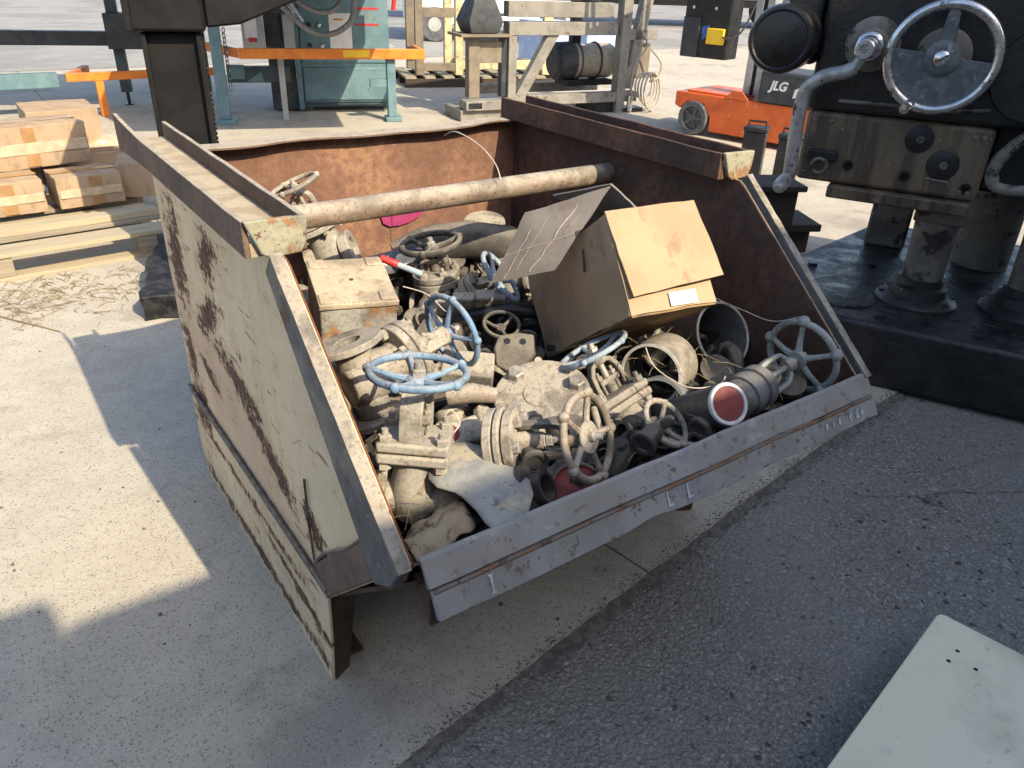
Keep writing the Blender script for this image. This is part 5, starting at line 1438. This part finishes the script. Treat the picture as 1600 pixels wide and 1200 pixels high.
text_part('JLG', .115, Matrix.Translation((.885, -.0065, .59)) @ Matrix.Rotation(R(90), 4, 'X'), 'lettering', MT['white'], t, .25, .001, .004)
MB().prism([(1.05, .50), (1.12, .52), (1.10, .60), (1.06, .58)], -.008, -.0055, 'y').build('white_decal', MT['white'], t)
# platform parts hanging at the left of the mast
MB().box(-.30, .22, .05, .30, .76, 2.0).build('platform_panel', MT['black'], t, .012)
MB().box(-.30, -.10, .035, .0495, .76, 1.14).build('platform_pocket', MT['slate'], t, .006)
MB().box(.0, .20, .01, .04, .90, 1.05).build('yellow_tag', MT['yellow'], t, .01)
MB().tube(smooth([(.17, .02, .98), (.28, .02, .97), (.36, .1, 1.06), (.40, .2, 1.3)]), .010, 8).build('tag_cable', MT['slate'], t)
for x in (-.20, .06): MB().lathe([(.016, 0), (.016, .01)], 12, fr((x, .0495, 1.23), (0, -1, 0))).build('bolt', MT['bright'], t)
mb = MB(); mb.prism([(-.07, 1.05), (.02, 1.08), (.0, .98), (-.05, .93)], .030, .034, 'y'); mb.build('blue_tag', pmat('blue card', (.05, .12, .42), None, 8), t)
MB().box(-.45, .75, -.1, .75, 1.75, 1.82).build('platform_floor', MT['slate'], t, .01)
for x in (-.45, .70):
    for y in (-.1, .70): MB().box(x, x+.05, y, y+.05, 1.821, 2.9).build('platform_post', MT['orange_red'], t, .004)
MB().box(-.45, .75, -.1, -.05, 2.901, 2.95).build('platform_rail', MT['orange_red'], t, .004)
MB().box(-.45, .75, .70, .75, 2.901, 2.95).build('platform_rail', MT['orange_red'], t, .004)
# black battery boxes in front of the lift
for i, (x, y, hh, lb_) in enumerate(((5.06, 2.95, .40, 'black battery box standing left in front of the orange lift'), (5.20, 2.70, .37, 'black battery box standing right in front of the orange lift'))):
    tt = thing('battery_box', lb_, 'battery', fr((x, y, 0), (0, 0, 1), (.5, -.87, 0)))
    MB().box(-.09, .09, -.07, .07, 0, hh).build('case', MT['black'], tt, .008)
    MB().box(-.098, .098, -.078, .078, hh+.0005, hh+.04).build('lid', MT['black'], tt, .01)
    MB().tube([(-.07, 0, hh+.045), (-.07, 0, hh+.08), (.07, 0, hh+.08), (.07, 0, hh+.045)], .009, 8).build('handle', MT['black'], tt)
# ================================================================ big black machine on the right
mM = fr((2.82, -.333, 0), (0, 0, 1), (.454, -.891, 0))
t = thing('drilling_machine', 'big oily black machine with polished handwheel and crank at right', 'machine', mM)
base = [(-1.12, 0), (1.3, 0), (1.3, 1.65), (-.78, 1.65), (-1.06, .80)]
MB().prism(base, .0, .282, 'z').build('base', MT['oilblack'], t, .022, seg=3)
MB().lathe([(.15, .2825), (.15, .286), (.14, .288), (0, .287)], 40, Matrix.Translation((-.80, .27, 0))).build('base_cover', MT['oilblack'], t)
for x, y in ((-.50, .39), (-.08, .49)):
    MB().lathe([(.17, .283), (.17, .295), (.155, .31), (.12, .325), (.115, .36), (.098, .37), (.095, .40)], 36, Matrix.Translation((x, y, 0))).build('post_foot', MT['oilblack'], t)
    MB().lathe([(.083, .40), (.088, .60), (.10, .80)], 36, Matrix.Translation((x, y, 0))).build('post', MT['castgrey'], t)
MB().box(-.80, -.60, 1.15, 1.35, .2825, .82).build('rear_pillar', MT['castgrey'], t, .015)
MB().lathe([(.13, .2825), (.13, .82)], 32, Matrix.Translation((-.24, 1.15, 0))).build('rear_pillar', MT['castgrey'], t)
MB().box(-.95, -.42, .12, 1.3, .742, .793).build('lower_rail', MT['oil_brown'], t, .008)
for q in range(8):
    x = -.90+q*.06
    MB().box(x, x+.045, .112, .1195, .75, .787).build('rail_step', MT['oil_brown'], t, .002)
MB().box(-1.09, -.405, .15, 1.3, .795, 1.075).build('apron', MT['oil_brown'], t, .02, seg=3)
MB().box(-1.25, -1.105, .16, .6, 1.24, 1.8).build('head_bracket', MT['grease'], t, .02)
MB().box(-1.10, 1.3, .14, 1.35, 1.077, 1.9).build('head_casting', MT['grease'], t, .02, seg=3)
for x, z, r_ in ((-.658, 1.009, .052), (-.553, .923, .058)):
    pl = MB().lathe([(r_, 0), (r_, .005), (r_-.004, .007), (0, .007)], 36, fr((x, .151, z), (0, -1, 0))).build('round_plate', MT['grease'], t)
    MB().lathe([(.014, .007), (.014, .014), (.006, .015), (.006, .009), (0, .009)], 16, fr((x+.004, .151, z), (0, -1, 0))).build('plug', MT['webgrey'], pl)
for x, z in ((-.892, .876), (-.675, .863), (-.452, .845)):
    mb = MB(); mb.lathe([(.013, .0), (.021, .0), (.021, .008), (.013, .008)], 20, fr((x, .151, z), (0, -1, 0)), True); mb.lathe([(.013, .001), (0, .001)], 20, fr((x, .151, z), (0, -1, 0))); mb.build('screw_socket', MT['black'], t)
MB().tube([(-.60, .148, .865), (-.53, .148, .862), (-.515, .148, .858), (-.513, .148, .84)], .005, 8).build('oil_line', MT['castgrey'], t)
MB().box(-1.06, -.94, .128, .149, .885, .925).build('oil_pot', MT['black'], t, .006)
MB().torus((-1.0, .125, .865), (0, 1, .2), .03, .007, 24, 8).build('oil_ring', MT['castgrey'], t)
for x, y in ((-1.0, .09), (-.62, .09), (-.24, .09), (.14, .09), (-.98, .62), (-.72, .78)):
    MB().hexb((x, y, .2825), (0, 0, 1), .022, .016).build('base_bolt', MT['oilblack'], t)
for q in range(8):
    a_ = q*math.pi/4+.2
    MB().hexb((-.50+.145*math.cos(a_), .39+.145*math.sin(a_), .308), (0, 0, 1), .013, .012).build('foot_bolt', MT['oilblack'], t)
MB().box(-.60, -.40, .285, .33, .66, .72).build('clamp_block', MT['castgrey'], t, .008)
for x in (-1.055, -.99, -.47, -.44):
    for z in (.83, 1.04): MB().hexb((x, .1495, z), (0, -1, 0), .010, .008).build('apron_bolt', MT['castgrey'], t)
MB().box(-.80, -.70, .136, .1395, 1.20, 1.26).build('name_plate', MT['castgrey'], t, .002)
MB().tube([(-.98, .135, 1.12), (-.80, .13, 1.125), (-.60, .13, 1.12), (-.45, .13, 1.14)], .007, 8).build('oil_line', MT['castgrey'], t)
# round dial housing
MB().lathe([(.0, .027), (.094, .026), (.099, .024), (.106, .030), (.117, .027), (.124, .012), (.126, -.01), (.128, -.14), (.10, -.16)], 56, fr((-1.225, .02, 1.335), (0, -1, 0))).build('dial_housing', MT['grease'], t)
# crank spindle
mb = MB()
fS = fr((-.905, .139, 1.332), (0, -1, 0))
mb.lathe([(.098, 0), (.098, .012), (.090, .018), (.060, .02), (.058, .055), (.052, .058)], 40, fS); mb.build('spindle_flange', MT['castgrey'], t)
MB().lathe([(.050, .055), (.050, .125), (.046, .13), (.040, .132), (.038, .19), (.034, .195)], 36, fS).build('spindle', MT['bright'], t)
MB().lathe([(.034, .19), (.034, .285), (.030, .29), (.018, .29), (.016, .28), (0, .28)], 28, fS).build('spindle_nose', MT['bright'], t)
cr = smooth([(-.915, -.085, 1.30), (-.945, -.085, 1.255), (-1.03, -.08, 1.225), (-1.085, -.065, 1.17), (-1.092, -.06, 1.05), (-1.088, -.05, .92), (-1.085, -.045, .85)])
MB().tube(cr, [.020]*5+[.026]*(len(cr)-5), 14).build('crank_arm', MT['crank'], t)
MB().lathe([(.022, -.02), (.024, 0), (.018, .02), (.024, .04), (.028, .08), (.026, .125), (.016, .13), (.014, .145), (0, .146)], 24, fr((-1.085, -.045, .85), (-.1, -1, -.22))).build('crank_handle', MT['crank'], t)
# big handwheel
hM = fr((-.657, .005, 1.312), (0, -1, 0), (1, 0, 0))
hw_ = MB().torus((0, 0, 0), (0, 0, 1), .175, .018, 72, 14, hM).build('handwheel_rim', MT['bright'], t)
pts = [(.165*math.cos(R(a_)), .165*math.sin(R(a_))) for a_ in range(172, 360, 6)]
MB().prism(pts, -.012, .004, 'z', hM).build('half_web', MT['webgrey'], t, .003)
mb = MB(); mb.add([(-.03, .03, -.012), (.03, .03, -.012), (.020, .165, -.010), (-.015, .165, -.010), (-.03, .03, .006), (.03, .03, .006), (.020, .165, .004), (-.015, .165, .004)], [(0, 1, 2, 3), (4, 5, 6, 7), (0, 1, 5, 4), (1, 2, 6, 5), (2, 3, 7, 6), (3, 0, 4, 7)], hM); mb.build('spoke', MT['webgrey'], t, .006)
MB().lathe([(.058, -.014), (.060, .010), (.052, .018), (.036, .02)], 40, hM).build('hub', MT['webgrey'], t)
sc_ = MB().lathe([(.026, .018), (.026, .026), (.020, .031), (0, .032)], 28, hM).build('hub_screw', MT['bright'], t)
MB().box(-.022, .022, -.0025, .0025, .0315, .0335, hM @ Matrix.Rotation(.6, 4, 'Z')).build('screw_slot', MT['black'], sc_)
MB().lathe([(.042, -.134), (.042, -.015)], 32, hM).build('shaft', MT['bright'], t)
MB().lathe([(.095, -.134), (.095, -.115), (.085, -.11), (.043, -.109)], 40, hM).build('bearing_flange', MT['castgrey'], t)
kb = hM @ Vector((-.062, -.160, .010))
MB().lathe([(.014, 0), (.020, .012), (.022, .05), (.018, .058), (.015, .06), (.019, .066), (.017, .088), (0, .09)], 24, fr(kb, (-.15, -1, -.12))).build('wheel_knob', MT['bright'], t)
# right-hand dark cover, cable hose
MB().lathe([(.15, 0), (.16, .03), (.155, .05), (0, .055)], 44, fr((-.33, .139, 1.27), (0, -1, 0))).build('side_cover', MT['grease'], t)
hp = smooth([(-.28, .06, 1.10), (-.345, .05, 1.04), (-.385, .04, .97), (-.38, .04, .91), (-.34, .04, .885), (-.20, .04, .895), (.1, .06, .93)], 10)
MB().tube(hp, .020, 12).build('conduit', MT['castgrey'], t)
for i in range(4, 44, 1):
    p = hp[i]; q = hp[min(i+1, len(hp)-1)]
    if i < 32: MB().torus(p, (q-hp[i-1]), .0205, .0028, 16, 6).build('conduit_rib', MT['castgrey'], t)
MB().box(-.405, .9, .35, 1.2, .80, 1.076).build('gearbox', MT['black'], t, .02)
MB().box(-1.1, -.2, .3, .9, 1.905, 1.95).build('top_plate', MT['grease'], t, .005)

# dark stepped timbers behind the hopper
for lb_, x, y, sx, sy, z0, z1, rz in (('lower dark timber cap of the stepped cribbing beside the machine', 3.70, 1.66, .50, .34, .155, .20, -28), ('dark timber bearer under the lower cribbing cap', 3.72, 1.68, .42, .26, .0, .1545, -28),
                                  ('upright dark timber block on the stepped cribbing', 3.56, 1.62, .26, .24, .2005, .425, -28), ('upper dark timber cap on top of the stepped cribbing', 3.54, 1.62, .36, .30, .4255, .46, -28)):
    mb = MB(); mb.box(-sx/2, sx/2, -sy/2, sy/2, 0, z1-z0); o = mb.build('timber_block', MT['wood_dark'], None, .006)
    o.matrix_world = Matrix.Translation((x, y, z0)) @ Matrix.Rotation(R(rz), 4, 'Z')
    tag(o, lb_, 'timber')

# ================================================================ cream board lower right
t = thing('cream_board', 'stained cream coated board with three drilled holes at the lower right', 'board', (1.35, -.75, 0))
A_ = Vector((1.352, -.752)); dl = (Vector((.72, -.86))-A_).normalized(); dr = (Vector((1.39, -.95))-A_).normalized()
poly = []
for (s_, u_) in ((.018, .0), (.005, .004), (.0, .016)): poly.append(A_+dl*s_+dr*u_)
poly += [A_+dr*.75, A_+dr*.75+dl*1.1, A_+dl*1.1]
poly = [(p.x-1.35, p.y+.75) for p in poly]
MB().prism(poly, .10, .12, 'z').build('board', MT['plate'], t, .003)
for (x, y) in ((1.262, -.848), (1.213, -.852), (1.243, -.902)):
    MB().lathe([(.0052, .1203), (0, .1205)], 16, Matrix.Translation((x-1.35, y+.75, 0))).build('drilled_hole', MT['black'], t)
for q in (.15, .75):
    c_ = A_ + dl*q + dr*.35
    tb = MB(); tb.box(-.05, .05, -.3, .3, -.013, .0995, Matrix.Translation((c_.x, c_.y, 0)) @ Matrix.Rotation(math.atan2(dr.y, dr.x)+R(90), 4, 'Z'))
    o = tb.build('timber_bearer', MT['wood2'], None, .004); tag(o, ('timber bearer under the near end of the cream board' if q > .5 else 'timber bearer under the far end of the cream board'), 'timber')

# loose stones on the asphalt and concrete
rs = random.Random(11)
stm = []
for i in range(3):
    mb = MB(); mb.sph((0, 0, 0), 1, 9, 6); wobble(mb, .35, 1.3, i); me = mb.mesh('loose_stone'); me.materials.append(MT['stone']); stm.append(me)
spots = [(1.99, -.40, .016), (2.02, -.43, .009)]
for i in range(46):
    if i < 26: spots.append((rs.uniform(.4, 2.4), rs.uniform(-.75, .0), rs.uniform(.003, .007)))
    else: spots.append((rs.uniform(-.75, -.05), rs.uniform(.2, 2.7), rs.uniform(.0025, .006)))
for i, (x, y, r_) in enumerate(spots):
    on_c = y > ragged(x)
    o = bpy.data.objects.new('loose_stone', stm[i % 3]); col.objects.link(o)
    o.location = (x, y, (0 if on_c else -.014)+r_*.5); o.scale = (r_, r_*.8, r_*.6); o.rotation_euler = (0, 0, rs.uniform(0, 6))
    if i == 0: tag(o, 'largest loose stone on the asphalt near the black machine', 'stone', 'loose stones')
    else: tag(o, 'tiny loose stone on the asphalt' if not on_c else 'tiny loose stone on the concrete', 'stone', 'loose stones')
